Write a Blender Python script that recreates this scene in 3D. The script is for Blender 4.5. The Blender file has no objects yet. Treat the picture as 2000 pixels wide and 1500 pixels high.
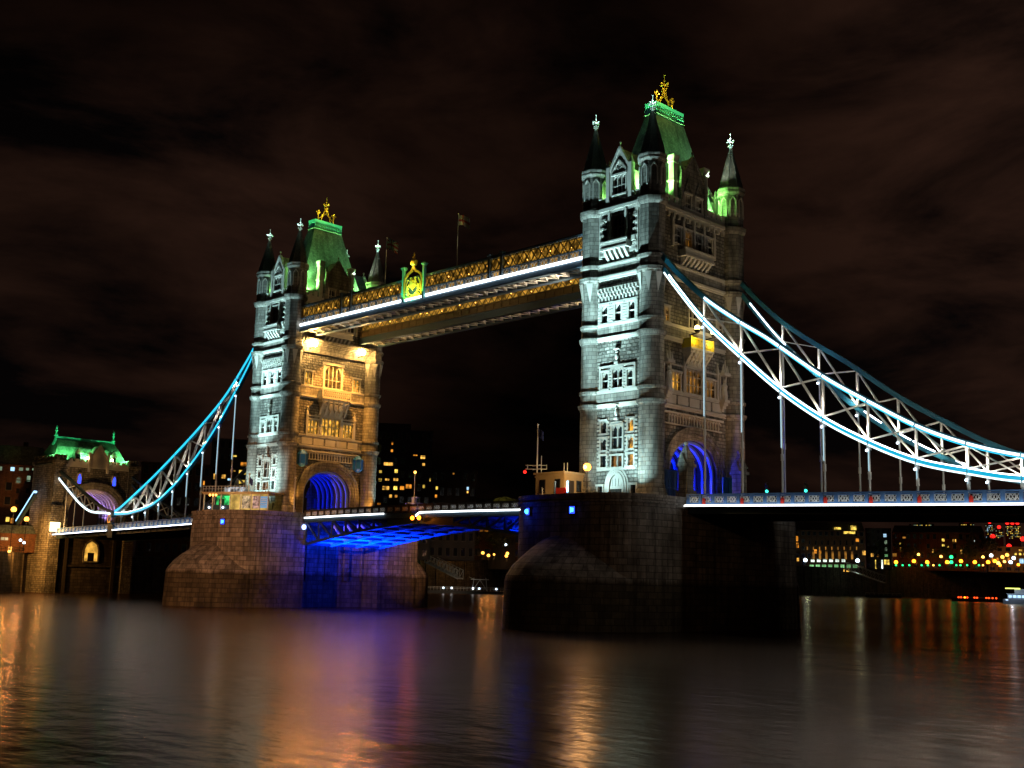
import bpy, math, random
from mathutils import Vector, Matrix
random.seed(7)
C = bpy.context.scene.collection
scn = bpy.context.scene
PI = math.pi

# ------------------------------------------------------------------ camera, sky, exposure
CAM = Vector((137.1229, -124.7628, -11.3042))
FW = Vector((-0.69969432, 0.69440687, 0.16800881))
RT = Vector((0.70716389, 0.70662578, 0.02447945))
UP = Vector((0.10172066, -0.1359379, 0.9854815))
FPX = 2231.78
cd = bpy.data.cameras.new('camera')
cam = bpy.data.objects.new('camera', cd); C.objects.link(cam)
cd.sensor_width = 36; cd.lens = 36*FPX/2000; cd.clip_start = 1; cd.clip_end = 20000
m = Matrix((RT, UP, -FW)).transposed().to_4x4(); m.translation = CAM
cam.matrix_world = m
scn.camera = cam
scn.view_settings.view_transform = 'Standard'; scn.view_settings.look = 'None'
scn.view_settings.exposure = 0; scn.view_settings.gamma = 1
scn.cycles.use_denoising = True
scn.cycles.max_bounces = 5; scn.cycles.diffuse_bounces = 2; scn.cycles.glossy_bounces = 3
scn.cycles.sample_clamp_indirect = 4; scn.cycles.caustics_reflective = False; scn.cycles.caustics_refractive = False

w = bpy.data.worlds.new('World'); scn.world = w; w.use_nodes = True
nt = w.node_tree; N = nt.nodes; Lk = nt.links
for n in list(N): N.remove(n)
tc = N.new('ShaderNodeTexCoord'); mp = N.new('ShaderNodeMapping')
mp.inputs['Scale'].default_value = (1.0, 1.0, 2.8); mp.inputs['Rotation'].default_value = (0, .35, .3)
mp.inputs['Location'].default_value = (.3, 1.1, .2)
no = N.new('ShaderNodeTexNoise'); no.inputs['Scale'].default_value = 3.6; no.inputs['Detail'].default_value = 8
no.inputs['Roughness'].default_value = .58; no.inputs['Distortion'].default_value = .3
cr = N.new('ShaderNodeValToRGB')
cr.color_ramp.elements[0].position = .40; cr.color_ramp.elements[0].color = (.0020, .0014, .0014, 1)
cr.color_ramp.elements[1].position = .62; cr.color_ramp.elements[1].color = (.0250, .0108, .0068, 1)
def vdot(vec, f0, f1, t1):                     # glow of the city on one side of the cloud cover
    d = N.new('ShaderNodeVectorMath'); d.operation = 'DOT_PRODUCT'; d.inputs[1].default_value = vec
    r = N.new('ShaderNodeMapRange'); r.interpolation_type = 'SMOOTHSTEP'; r.inputs['From Min'].default_value = f0; r.inputs['From Max'].default_value = f1; r.inputs['To Max'].default_value = t1
    Lk.new(tc.outputs['Generated'], d.inputs[0]); Lk.new(d.outputs['Value'], r.inputs['Value']); return r.outputs['Result']
g1 = vdot((RT.x, RT.y, 0), .02, .40, .85); g2 = vdot(tuple((FW+RT*-.36+UP*.05).normalized()), .955, 1.0, .55)
g3 = vdot(tuple((FW+RT*-.10+UP*.20).normalized()), .97, 1.0, .30)
def madd(a, b): q = N.new('ShaderNodeMath'); q.operation = 'ADD'; Lk.new(a, q.inputs[0]); (Lk.new(b, q.inputs[1]) if not isinstance(b, float) else q.inputs[1].__setattr__('default_value', b)); return q.outputs[0]
gl = madd(madd(madd(g1, g2), g3), .10)
sk = N.new('ShaderNodeTexSky'); sk.sky_type = 'NISHITA'; sk.sun_disc = False
sk.sun_elevation = math.radians(-9); sk.sun_rotation = math.radians(40)
bg = N.new('ShaderNodeBackground'); bg.inputs['Strength'].default_value = 1
bg2 = N.new('ShaderNodeBackground'); bg2.inputs['Strength'].default_value = .05
ad = N.new('ShaderNodeAddShader')
out = N.new('ShaderNodeOutputWorld')
Lk.new(tc.outputs['Generated'], mp.inputs['Vector']); Lk.new(mp.outputs['Vector'], no.inputs['Vector'])
Lk.new(no.outputs['Fac'], cr.inputs['Fac']); sc_ = N.new('ShaderNodeVectorMath'); sc_.operation = 'SCALE'; Lk.new(cr.outputs['Color'], sc_.inputs[0]); Lk.new(gl, sc_.inputs['Scale']); Lk.new(sc_.outputs['Vector'], bg.inputs['Color'])
Lk.new(sk.outputs['Color'], bg2.inputs['Color'])
Lk.new(bg.outputs[0], ad.inputs[0]); Lk.new(bg2.outputs[0], ad.inputs[1]); Lk.new(ad.outputs[0], out.inputs['Surface'])

def aim(o, tgt):
    d = Vector(tgt) - o.location
    o.rotation_euler = d.to_track_quat('-Z', 'Y').to_euler()
def spot(name, loc, tgt, W, col, deg=60, blend=.5, r=.15):
    l = bpy.data.lights.new(name, 'SPOT'); l.energy = W; l.color = col
    l.spot_size = math.radians(deg); l.spot_blend = blend; l.shadow_soft_size = r
    o = bpy.data.objects.new(name, l); C.objects.link(o); o.location = loc; aim(o, tgt); return o
def area(name, loc, tgt, W, col, sx, sy):
    l = bpy.data.lights.new(name, 'AREA'); l.energy = W; l.color = col; l.shape = 'RECTANGLE'; l.size = sx; l.size_y = sy
    o = bpy.data.objects.new(name, l); C.objects.link(o); o.location = loc; aim(o, tgt); return o
def point(name, loc, W, col, r=.1):
    l = bpy.data.lights.new(name, 'POINT'); l.energy = W; l.color = col; l.shadow_soft_size = r
    o = bpy.data.objects.new(name, l); C.objects.link(o); o.location = loc; return o

COOL = (.53, .92, 1.0); WARM = (1.0, .41, .065); BLUE = (.0, .025, 1.0); GREEN = (.30, 1.0, .20); SODIUM = (1.0, .42, .12)
# floodlights of the two towers (they stand on the pier ends and the tower ledges)
for s, cx in ((1, 41.25), (-1, -41.25)):
    k = 1.75 if s > 0 else 1.5; zl = -.2 if s > 0 else 3.8
    spot('floodlight_low', (cx-2.5, -17.0, zl), (cx-.5, -9.9, 7), 2900*k, COOL, 95, .6)
    spot('floodlight_low', (cx+4.5, -16.0, zl), (cx+4.5, -9.9, 6), 2600*k, COOL, 70, .6)
    spot('floodlight_mid', (cx-3.0, -19.0, zl), (cx, -9.9, 19), 20000*k, COOL, 40, .7)
    spot('floodlight_high', (cx-1, -19.4, zl), (cx, -9.9, 34), 64000*k, COOL, 26, .6)
    spot('floodlight_high', (cx-4, -19.2, zl), (cx-2, -9.9, 27), 26000*k, COOL, 24, .6)
    # green roof lamps behind the parapet
    for px, py, tx, ty, tz, W in ((4.2, -6.2, 2.3, -4.8, 46.5, 4200), (4.2, 6.2, 2.3, 4.8, 46.5, 4200), (2.9, -8.3, 1.0, -5.0, 47, 2600),
                                  (-4.2, -6.2, -2.3, -4.8, 46.5, 4200), (-4.2, 6.2, -2.3, 4.8, 46.5, 4200), (3.0, 8.4, 4.9, 9.0, 44, 500),
                                  (4.3, 4.6, 5.0, 9.1, 43, 650), (-2.6, -8.9, -4.8, -9.1, 43, 260), (2.8, -8.9, 4.2, -9.1, 43, 200)):
        spot('roof_lamp', (cx+px, py, 40.5), (cx+tx, ty, tz), W*1.9, GREEN, 110, .7)
    for a, b in ((1, -1), (1, 1), (-1, -1), (-1, 1)):      # wider green wash over the upper roof
        spot('roof_wash', (cx+a*4.4, b*7.0, 41.3), (cx+a*1.2, b*2.2, 51.5), 15000, (.34, 1, .30), 44, .8)
    spot('spire_lamp', (cx+5.0, 3.1, 45.6), (cx+5.05, 9.0, 48.2), 3600, (.75, 1, .85), 40, .8)
    # small lamps for the turret finials
    for a in (-1, 1):
        for b in (-1, 1):
            point('finial_lamp', (cx+a*5.05+.45, b*9.14-.7, 52.75), 75 if (a, b) != (1, 1) else 190, (.55, 1.0, .85), .05)
    point('finial_lamp', (cx+1.9, -1.7, 57.8), 520, (1, .85, .12), .05)
    # blue light inside the archway
    for dx in (-3.4, 0, 3.4):
        spot('arch_lamp', (cx+dx, -4.4, .3), (cx+dx, 3.0, 6.5), 1500*(1.7 if s > 0 else .7), BLUE, 120, .6)
        spot('arch_lamp', (cx+dx, 4.4, .3), (cx+dx, -3.0, 6.5), 700*(1.7 if s > 0 else .8), BLUE, 120, .6)
# far tower: two big warm lamps under the walkway; near tower: two lamps on the balcony
spot('face_flood', (-31.5, 0, 30.5), (-36, 0, 10), 27000, WARM, 95, .6)
for y in (-8.7, 8.7): spot('face_flood', (-33.6, y, -.4), (-36, y*.55, 13), 1900, WARM, 70, .7)
spot('far_turret_flood', (-32.0, 13.5, -.4), (-36.2, 9.1, 10), 2500, COOL, 60, .6)
point('balcony_lamp', (48.3, -2.0, 20.9), 95, (1, .66, .08), .2)
point('balcony_lamp', (48.3, 1.6, 20.9), 85, (1, .8, .42), .2)
spot('face_wash', (53.5, -3, -.6), (46, 1, 16), 1700, (1, .50, .22), 90, .7)
spot('face_wash', (60, 0, -.8), (46, 0, 36), 6800, (1, .70, .30), 34, .7)
spot('turret_wash', (53, 11, -.6), (46.3, 9.1, 12), 1500, (1, .55, .38), 50, .7)
spot('road_flood', (40, -1, 4.5), (46.5, 1.5, .5), 900, (1, .72, .45), 70, .7)
# blue light under the bascule and on the pier
for y in (-4.6, 0, 4.6):
    area('bascule_lamp', (-26.3, y, -8.6), (-26.3, y, -3), 2600, BLUE, .8, 2.5)
    area('bascule_lamp', (-20.0, y, -9.5), (-20.0, y, -3), 1700, BLUE, .8, 2.5)
    area('bascule_lamp', (28.6, y, -7.6), (28.6, y, -3), 1200, BLUE, .8, 2.5)
area('recess_lamp', (-28.5, -3.5, -6.6), (-36, -3.5, -13), 380, BLUE, 1.0, 5)
area('recess_lamp', (-28.5, 3.5, -6.6), (-36, 3.5, -13), 380, BLUE, 1.0, 5)
for x, W in ((-28, 420), (-24, 300), (-19.5, 180), (28, 420), (24, 420), (19.5, 320)):
    area('truss_lamp', (x, -7.5, -2.6-abs(x)*.075), (x, -3.0, -2.2), W, BLUE, 3.2, .4)
# sodium light of the south bank on the upstream pier ends and on the river
spot('bank_flood', (14, -112, 2), (-38, -16, -9), 230000, (1, .45, .20), 26, .6, .6)
spot('bank_flood', (0, 38, -4), (-31, 18.5, -9), 26000, (1, .45, .22), 25, .6, .4)  # lamp added over the river to warm the downstream pier end
spot('bank_flood', (100, -60, 6), (43, -16, -4), 4200, (1, .52, .22), 40, .6, .6)
# added fill lamps that warm the undersides and inner panels of the walkways
spot('walkway_fill', (33.6, -7.0, 29.0), (8, -7, 32.2), 9000, (1, .80, .55), 60, .7)
spot('walkway_fill', (33.6, 7.0, 28.6), (8, 7, 32.2), 10000, (1, .66, .30), 60, .7)
spot('walkway_fill', (-30.5, -7.0, 28.6), (-8, -7, 32.2), 6000, (1, .78, .5), 60, .7)
spot('walkway_fill', (-30.5, 7.0, 28.6), (-8, 7, 32.2), 9000, (1, .66, .30), 60, .7)
spot('walkway_fill', (0, -4.2, 31.6), (6, 5.2, 33.2), 380, (1, .62, .22), 130, .7)
spot('walkway_fill', (-20, -4.2, 31.6), (-14, 5.2, 33.2), 380, (1, .62, .22), 130, .7)
spot('walkway_fill', (20, -4.2, 31.6), (24, 5.2, 33.2), 380, (1, .62, .22), 130, .7)
# the two floodlights under the walkways throw a beam over the river
for y in (-6.0, 5.1): spot('river_flood', (-32.9, y, 29.8), (25, -45, -17), 17000, (1, .48, .17), 70, .6, .8)

# ------------------------------------------------------------------ mesh helpers
class MB:
    def __init__(s): s.v = []; s.f = []; s.uv = {}
    def quad(s, *ps):
        b = len(s.v); s.v += [tuple(p) for p in ps]; s.f.append(tuple(range(b, b+len(ps)))); return s
    def hexa(s, p):
        b = len(s.v); s.v += [tuple(q) for q in p]
        for q in ((0,3,2,1),(4,5,6,7),(0,1,5,4),(1,2,6,5),(2,3,7,6),(3,0,4,7)): s.f.append(tuple(b+i for i in q))
        return s
    def box(s, x0, x1, y0, y1, z0, z1):
        return s.hexa([(x0,y0,z0),(x1,y0,z0),(x1,y1,z0),(x0,y1,z0),(x0,y0,z1),(x1,y0,z1),(x1,y1,z1),(x0,y1,z1)])
    def frus(s, x, y, z0, a0, b0, z1, a1, b1):
        return s.hexa([(x-a0,y-b0,z0),(x+a0,y-b0,z0),(x+a0,y+b0,z0),(x-a0,y+b0,z0),(x-a1,y-b1,z1),(x+a1,y-b1,z1),(x+a1,y+b1,z1),(x-a1,y+b1,z1)])
    def prism(s, bot, top):
        b = len(s.v); n = len(bot); s.v += [tuple(p) for p in bot] + [tuple(p) for p in top]
        s.f.append(tuple(b+n-1-i for i in range(n))); s.f.append(tuple(b+n+i for i in range(n)))
        for i in range(n): j = (i+1) % n; s.f.append((b+i, b+j, b+n+j, b+n+i))
        return s
    def lathe(s, prof, cx=0, cy=0, n=24, octo=None, ph=0):
        b = len(s.v)
        for r, z in prof:
            for i in range(n):
                t = 2*PI*i/n + ph; k = 1
                if octo and octo(z):
                    a = ((t + PI/8) % (PI/4)) - PI/8; k = math.cos(PI/8)/math.cos(a)*1.04
                s.v.append((cx+r*k*math.cos(t), cy+r*k*math.sin(t), z))
        for j in range(len(prof)-1):
            R = max(prof[j][0], prof[j+1][0])
            for i in range(n):
                k = (i+1) % n
                s.uv[len(s.f)] = [(2*PI*i/n*R, prof[j][1]), (2*PI*(i+1)/n*R, prof[j][1]), (2*PI*(i+1)/n*R, prof[j+1][1]), (2*PI*i/n*R, prof[j+1][1])]
                s.f.append((b+j*n+i, b+j*n+k, b+(j+1)*n+k, b+(j+1)*n+i))
        s.f.append(tuple(b+(len(prof)-1)*n+i for i in range(n)))
        s.f.append(tuple(b+n-1-i for i in range(n)))
        return s
    def bar(s, p, q, wd, ht=None, up=(0,0,1)):
        p = Vector(p); q = Vector(q); d = (q-p).normalized(); u = Vector(up)
        if abs(d.dot(u)) > .98: u = Vector((1,0,0)) if abs(d.x) < .9 else Vector((0,1,0))
        a = d.cross(u).normalized()*wd/2; c = a.cross(d).normalized()*(ht or wd)/2
        return s.hexa([p-a-c, p+a-c, p+a+c, p-a+c, q-a-c, q+a-c, q+a+c, q-a+c])
    def path(s, pts, wd, ht=None, up=(0,0,1)):
        for i in range(len(pts)-1): s.bar(pts[i], pts[i+1], wd, ht, up)
        return s
    def sweep(s, pts, wd, ht):                       # one continuous rectangular strip along x-z curve (width in y)
        b = len(s.v); n = len(pts)
        for i, p in enumerate(pts):
            a = Vector(pts[max(i-1,0)]); c = Vector(pts[min(i+1,n-1)]); t = (c-a).normalized()
            nn = Vector((-t.z, 0, t.x)) if abs(t.y) < .9 else Vector((0,0,1))
            if nn.z < 0: nn = -nn
            P = Vector(p)
            for sy, sn in ((-1,-1),(1,-1),(1,1),(-1,1)): s.v.append(tuple(P + Vector((0,sy*wd/2,0)) + nn*sn*ht/2))
        for i in range(n-1):
            for k in range(4):
                l = (k+1) % 4; s.f.append((b+4*i+k, b+4*i+l, b+4*i+4+l, b+4*i+4+k))
        s.f.append((b,b+3,b+2,b+1)); e = b+4*(n-1); s.f.append((e,e+1,e+2,e+3)); return s
    def tube(s, p, q, r, n=7, r2=None):
        p = Vector(p); q = Vector(q); d = (q-p).normalized(); u = Vector((0,0,1)) if abs(d.z) < .9 else Vector((1,0,0))
        a = d.cross(u).normalized(); c = a.cross(d); b = len(s.v); r2 = r if r2 is None else r2
        for P, R in ((p, r), (q, r2)):
            for i in range(n): t = 2*PI*i/n; s.v.append(tuple(P + a*R*math.cos(t) + c*R*math.sin(t)))
        for i in range(n): k = (i+1) % n; s.f.append((b+i, b+k, b+n+k, b+n+i))
        s.f.append(tuple(b+n-1-i for i in range(n))); s.f.append(tuple(b+n+i for i in range(n))); return s
    def ball(s, c, r, n=8, sz=1):
        return s.lathe([(max(.001, r*math.sin(PI*j/6)), c[2]-r*sz*math.cos(PI*j/6)) for j in range(7)], c[0], c[1], n)
    def build(s, name, mat, parent=None, smooth=False):
        me = bpy.data.meshes.new(name); me.from_pydata(s.v, [], s.f)
        uvl = me.uv_layers.new(name='UVMap'); dat = [0.0]*(2*len(me.loops))
        for p in me.polygons:
            e = s.uv.get(p.index)
            nr = p.normal
            if abs(nr.z) > .75: T = (1,0,0); B = (0,1,0)
            else:
                l = math.hypot(nr.x, nr.y); T = (-nr.y/l, nr.x/l, 0); B = (0,0,1)
            for i, li in enumerate(p.loop_indices):
                if e: uu = e[i]
                else:
                    co = s.v[s.f[p.index][i]]
                    uu = (co[0]*T[0]+co[1]*T[1], co[0]*B[0]+co[1]*B[1]+co[2]*B[2])
                dat[2*li] = uu[0]; dat[2*li+1] = uu[1]
        uvl.data.foreach_set('uv', dat)
        me.materials.append(mat)
        if smooth:
            me.polygons.foreach_set('use_smooth', [True]*len(me.polygons)); me.set_sharp_from_angle(angle=math.radians(32))
        o = bpy.data.objects.new(name, me); C.objects.link(o)
        if parent: o.parent = parent
        return o
def tag(o, label, cat, group=None, kind=None):
    if label: o['label'] = label
    if cat: o['category'] = cat
    if group: o['group'] = group
    if kind: o['kind'] = kind
    return o
def thing(name, loc, label, cat, group=None, rz=0):
    o = bpy.data.objects.new(name, None); C.objects.link(o); o.location = loc; o.rotation_euler = (0,0,rz)
    return tag(o, label, cat, group)
def copy_tree(o, parent=None):
    kids = [k for k in C.objects if k.parent == o]
    c = o.copy(); C.objects.link(c)
    if parent: c.parent = parent
    for k in kids: copy_tree(k, c)
    return c
def ray(px, py): return FW + RT*((px-1000)/FPX) + UP*((750-py)/FPX)
def at(px, py, D):                                  # the point D metres away (on the ground plan) along a sight line
    d = ray(px, py); return CAM + d*(D/math.hypot(d.x, d.y))

# ------------------------------------------------------------------ materials
def mat(name, col, rough=.6, metal=0, spec=.4):
    m = bpy.data.materials.new(name); m.use_nodes = True; b = m.node_tree.nodes['Principled BSDF']
    b.inputs['Base Color'].default_value = (*col, 1); b.inputs['Roughness'].default_value = rough
    b.inputs['Metallic'].default_value = metal; b.inputs['Specular IOR Level'].default_value = spec
    return m
def mottle(m, amt=.35, scale=.9, bump=.0, coord='Object'):
    nt = m.node_tree; N = nt.nodes; b = N['Principled BSDF']; col = tuple(b.inputs['Base Color'].default_value)
    t = N.new('ShaderNodeTexCoord'); n = N.new('ShaderNodeTexNoise'); n.inputs['Scale'].default_value = scale; n.inputs['Detail'].default_value = 6
    nt.links.new(t.outputs[coord], n.inputs['Vector'])
    mx = N.new('ShaderNodeMix'); mx.data_type = 'RGBA'; mx.inputs['A'].default_value = tuple(c*(1-amt) for c in col[:3])+(1,)
    mx.inputs['B'].default_value = tuple(min(1, c*(1+amt)) for c in col[:3])+(1,)
    nt.links.new(n.outputs['Fac'], mx.inputs['Factor']); nt.links.new(mx.outputs['Result'], b.inputs['Base Color'])
    if bump:
        bp = N.new('ShaderNodeBump'); bp.inputs['Strength'].default_value = bump; bp.inputs['Distance'].default_value = .15
        nt.links.new(n.outputs['Fac'], bp.inputs['Height']); nt.links.new(bp.outputs['Normal'], b.inputs['Normal'])
    return m
def masonry(name, col, bw, bh, mortar=.03, bump=.5, dist=.06, rough=.85, var=.25, weed=None, stain=.3):
    m = mat(name, col, rough, 0, .25); nt = m.node_tree; N = nt.nodes; L = nt.links.new; b = N['Principled BSDF']
    t = N.new('ShaderNodeTexCoord'); br = N.new('ShaderNodeTexBrick')
    br.inputs['Scale'].default_value = 1; br.inputs['Brick Width'].default_value = bw; br.inputs['Row Height'].default_value = bh
    br.inputs['Mortar Size'].default_value = mortar; br.inputs['Mortar Smooth'].default_value = .3; br.offset = .5; br.squash = .72; br.squash_frequency = 3
    br.inputs['Color1'].default_value = tuple(c*(1-var) for c in col)+(1,); br.inputs['Color2'].default_value = tuple(c*(1+var) for c in col)+(1,)
    br.inputs['Mortar'].default_value = tuple(c*(.52 if bump < .6 else .42) for c in col)+(1,)
    L(t.outputs['UV'], br.inputs['Vector'])
    n = N.new('ShaderNodeTexNoise'); n.inputs['Scale'].default_value = .35; n.inputs['Detail'].default_value = 8; n.inputs['Roughness'].default_value = .65
    L(t.outputs['Object'], n.inputs['Vector'])
    rp = N.new('ShaderNodeMapRange'); rp.inputs['From Min'].default_value = .3; rp.inputs['From Max'].default_value = .7
    rp.inputs['To Min'].default_value = 1-stain; rp.inputs['To Max'].default_value = 1+stain*.4
    L(n.outputs['Fac'], rp.inputs['Value'])
    mu = N.new('ShaderNodeVectorMath'); mu.operation = 'SCALE'
    L(br.outputs['Color'], mu.inputs[0]); L(rp.outputs['Result'], mu.inputs['Scale'])
    mv = N.new('ShaderNodeMapping'); mv.inputs['Scale'].default_value = (1.3,1.3,.10); L(t.outputs['Object'], mv.inputs['Vector'])
    n3 = N.new('ShaderNodeTexNoise'); n3.inputs['Scale'].default_value = 1.0; n3.inputs['Detail'].default_value = 5; n3.inputs['Roughness'].default_value = .6; L(mv.outputs[0], n3.inputs['Vector'])
    r3 = N.new('ShaderNodeMapRange'); r3.inputs['From Min'].default_value = .34; r3.inputs['From Max'].default_value = .56; r3.inputs['To Min'].default_value = 1-stain*1.1; r3.inputs['To Max'].default_value = 1.04
    L(n3.outputs['Fac'], r3.inputs['Value']); m3 = N.new('ShaderNodeVectorMath'); m3.operation = 'SCALE'; L(mu.outputs['Vector'], m3.inputs[0]); L(r3.outputs['Result'], m3.inputs['Scale'])
    last = m3.outputs['Vector']
    if weed is not None:
        g = N.new('ShaderNodeNewGeometry'); sx = N.new('ShaderNodeSeparateXYZ'); L(g.outputs['Position'], sx.inputs[0])
        ma = N.new('ShaderNodeMath'); ma.operation = 'MULTIPLY_ADD'; ma.inputs[1].default_value = 1.6; L(n.outputs['Fac'], ma.inputs[0]); L(sx.outputs['Z'], ma.inputs[2])
        r2 = N.new('ShaderNodeMapRange'); r2.inputs['From Min'].default_value = weed+.5; r2.inputs['From Max'].default_value = weed+1.1; L(ma.outputs[0], r2.inputs['Value'])
        mx = N.new('ShaderNodeMix'); mx.data_type = 'RGBA'; wd = N.new('ShaderNodeVectorMath'); wd.operation = 'MULTIPLY'; wd.inputs[1].default_value = (.30, .27, .19); L(last, wd.inputs[0]); L(wd.outputs['Vector'], mx.inputs['A'])
        L(r2.outputs['Result'], mx.inputs['Factor']); L(last, mx.inputs['B']); last = mx.outputs['Result']
    L(last, b.inputs['Base Color'])
    n2 = N.new('ShaderNodeTexNoise'); n2.inputs['Scale'].default_value = 2.2; n2.inputs['Detail'].default_value = 5
    L(t.outputs['Object'], n2.inputs['Vector'])
    inv = N.new('ShaderNodeMath'); inv.operation = 'MULTIPLY_ADD'; inv.inputs[1].default_value = -1.0
    L(br.outputs['Fac'], inv.inputs[0]); L(n2.outputs['Fac'], inv.inputs[2])
    bp = N.new('ShaderNodeBump'); bp.inputs['Strength'].default_value = bump; bp.inputs['Distance'].default_value = dist
    L(inv.outputs[0], bp.inputs['Height']); L(bp.outputs['Normal'], b.inputs['Normal'])
    return m
def glow(name, col, st, vary=0, scale=.6):
    m = bpy.data.materials.new(name); m.use_nodes = True; nt = m.node_tree; N = nt.nodes
    b = N['Principled BSDF']; b.inputs['Base Color'].default_value = (.02,.02,.02,1); b.inputs['Roughness'].default_value = .3
    b.inputs['Emission Color'].default_value = (*col, 1); b.inputs['Emission Strength'].default_value = st
    if vary:
        t = N.new('ShaderNodeTexCoord'); n = N.new('ShaderNodeTexNoise'); n.inputs['Scale'].default_value = scale; n.inputs['Detail'].default_value = 3
        nt.links.new(t.outputs['Object'], n.inputs['Vector'])
        r = N.new('ShaderNodeMapRange'); r.inputs['From Min'].default_value = .38; r.inputs['From Max'].default_value = .66
        r.inputs['To Min'].default_value = st*(1-vary); r.inputs['To Max'].default_value = st*(1+vary)
        nt.links.new(n.outputs['Fac'], r.inputs['Value']); nt.links.new(r.outputs['Result'], b.inputs['Emission Strength'])
    return m
def slate(name, col):
    m = masonry(name, col, .35, .28, .02, .6, .04, .55, .3, None, .4); return m

M_QUAY = masonry('quay_wall_stone', (.10,.085,.07), 1.6, .7, .05, .6, .08, .9, .3, None, .5)
M_ASH = masonry('ashlar_stone', (.36,.34,.29), 1.1, .55, .045, .5, .06, .8, .24, None, .45)
M_ROCK = masonry('rock_faced_stone', (.32,.30,.255), .95, .48, .07, 1.0, .24, .9, .34, None, .42)
M_TRIM = mottle(mat('dressed_stone', (.60,.57,.50), .8), .25, .8)
M_PIER = masonry('pier_granite', (.27,.24,.205), 1.7, .78, .05, .8, .09, .8, .30, -11.3, .5)
M_SLATE = slate('roof_slate', (.17,.21,.18))
M_SPIRE = slate('spire_slate', (.10,.085,.07))
M_GLASS = mat('window_glass', (.012,.014,.018), .12, 0, .6)
M_AMBER = glow('lit_amber_window', (1,.48,.06), .75, .85, 1.3)
M_AMBERD = glow('dim_amber_window', (1,.42,.05), .20, .9, 1.1)
M_PALEWIN = glow('lit_pale_window', (.75,.95,.7), .5, .7, .5)
M_METAL = mat('pale_painted_metal', (.66,.68,.66), .4, 0, .5)
M_LATT = mottle(mat('lattice_paint', (.80,.80,.76), .45), .15, 1.5)
M_GOLD = mat('gilded_metal', (.9,.62,.12), .32, .7, .5)
M_FIN = mat('white_finial_paint', (.8,.82,.8), .4)
M_BLUEP = mottle(mat('blue_bridge_paint', (.09,.20,.42), .4), .2, 1.2)
M_TEALP = mottle(mat('teal_bridge_paint', (.03,.20,.30), .4), .2, 1.2)
M_DKP = mottle(mat('dark_bridge_paint', (.03,.06,.09), .45), .25, 1.0)
M_COPPER = mat('turquoise_cresting', (.10,.42,.42), .45)
M_ROAD = mottle(mat('asphalt', (.05,.05,.05), .85), .3, 2)
M_WHITE = glow('white_led', (.90,.97,1.0), 5.0)
M_ICE = glow('ice_white_led', (.80,.97,1.0), 2.0)
M_CYAN = glow('cyan_glow', (.0,.48,.78), 1.0)  # cyan light on the chord face, put into an emission colour
M_CYAN2 = glow('bright_cyan_glow', (.03,.62,.95), 1.25)  # brighter emission for chords washed cyan by their LEDs
M_BLED = glow('blue_led', (.02,.05,1.0), 3.5)
M_BLEDC = glow('blue_led_core', (.03,.25,1.0), 8)
M_LAMP = glow('warm_lamp', (1,.78,.36), 22); M_FLOOD = glow('flood_lamp', (1,.55,.16), 230)
M_SOD = glow('sodium_lamp', (1,.40,.05), 4.5)
M_SODS = glow('small_sodium_lamp', (1,.44,.07), 6)
M_ORNG = glow('orange_lamp', (1,.22,.01), 9)
M_RED = glow('red_lamp', (1,.015,.01), 3)
M_GRN = glow('green_lamp', (.02,1,.25), 3)
M_TEALL = glow('teal_lamp', (.05,1,.75), 3)
M_COLDL = glow('cold_lamp', (.7,.85,1), 5)
M_REDP = mat('red_paint', (.55,.03,.02), .4)
M_BLACK = mat('black_iron', (.012,.012,.013), .5)
M_BUFF = mottle(mat('buff_render', (.48,.36,.20), .8), .15, .8)
M_TIMBER = mottle(mat('dark_timber', (.045,.038,.03), .8), .3, 1.2)

# ------------------------------------------------------------------ wall and window builders
def pbox(mb, P, u0, u1, z0, z1, d0, d1):
    return mb.hexa([P(u0,z0,d0),P(u1,z0,d0),P(u1,z0,d1),P(u0,z0,d1),P(u0,z1,d0),P(u1,z1,d0),P(u1,z1,d1),P(u0,z1,d1)])
def panel(mb, P, u0, u1, z0, z1, holes, depth=.45):
    us = sorted({u0,u1}|{h[0] for h in holes}|{h[1] for h in holes}); zs = sorted({z0,z1}|{h[2] for h in holes}|{h[3] for h in holes})
    for i in range(len(us)-1):
        for j in range(len(zs)-1):
            cu = (us[i]+us[i+1])/2; cz = (zs[j]+zs[j+1])/2
            if any(h[0] < cu < h[1] and h[2] < cz < h[3] for h in holes): continue
            mb.quad(P(us[i],zs[j],0),P(us[i+1],zs[j],0),P(us[i+1],zs[j+1],0),P(us[i],zs[j+1],0))
    for a, b, c, d in holes:
        mb.quad(P(a,c,0),P(b,c,0),P(b,c,-depth),P(a,c,-depth)); mb.quad(P(a,d,0),P(b,d,0),P(b,d,-depth),P(a,d,-depth))
        mb.quad(P(a,c,0),P(a,d,0),P(a,d,-depth),P(a,c,-depth)); mb.quad(P(b,c,0),P(b,d,0),P(b,d,-depth),P(b,c,-depth))
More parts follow.
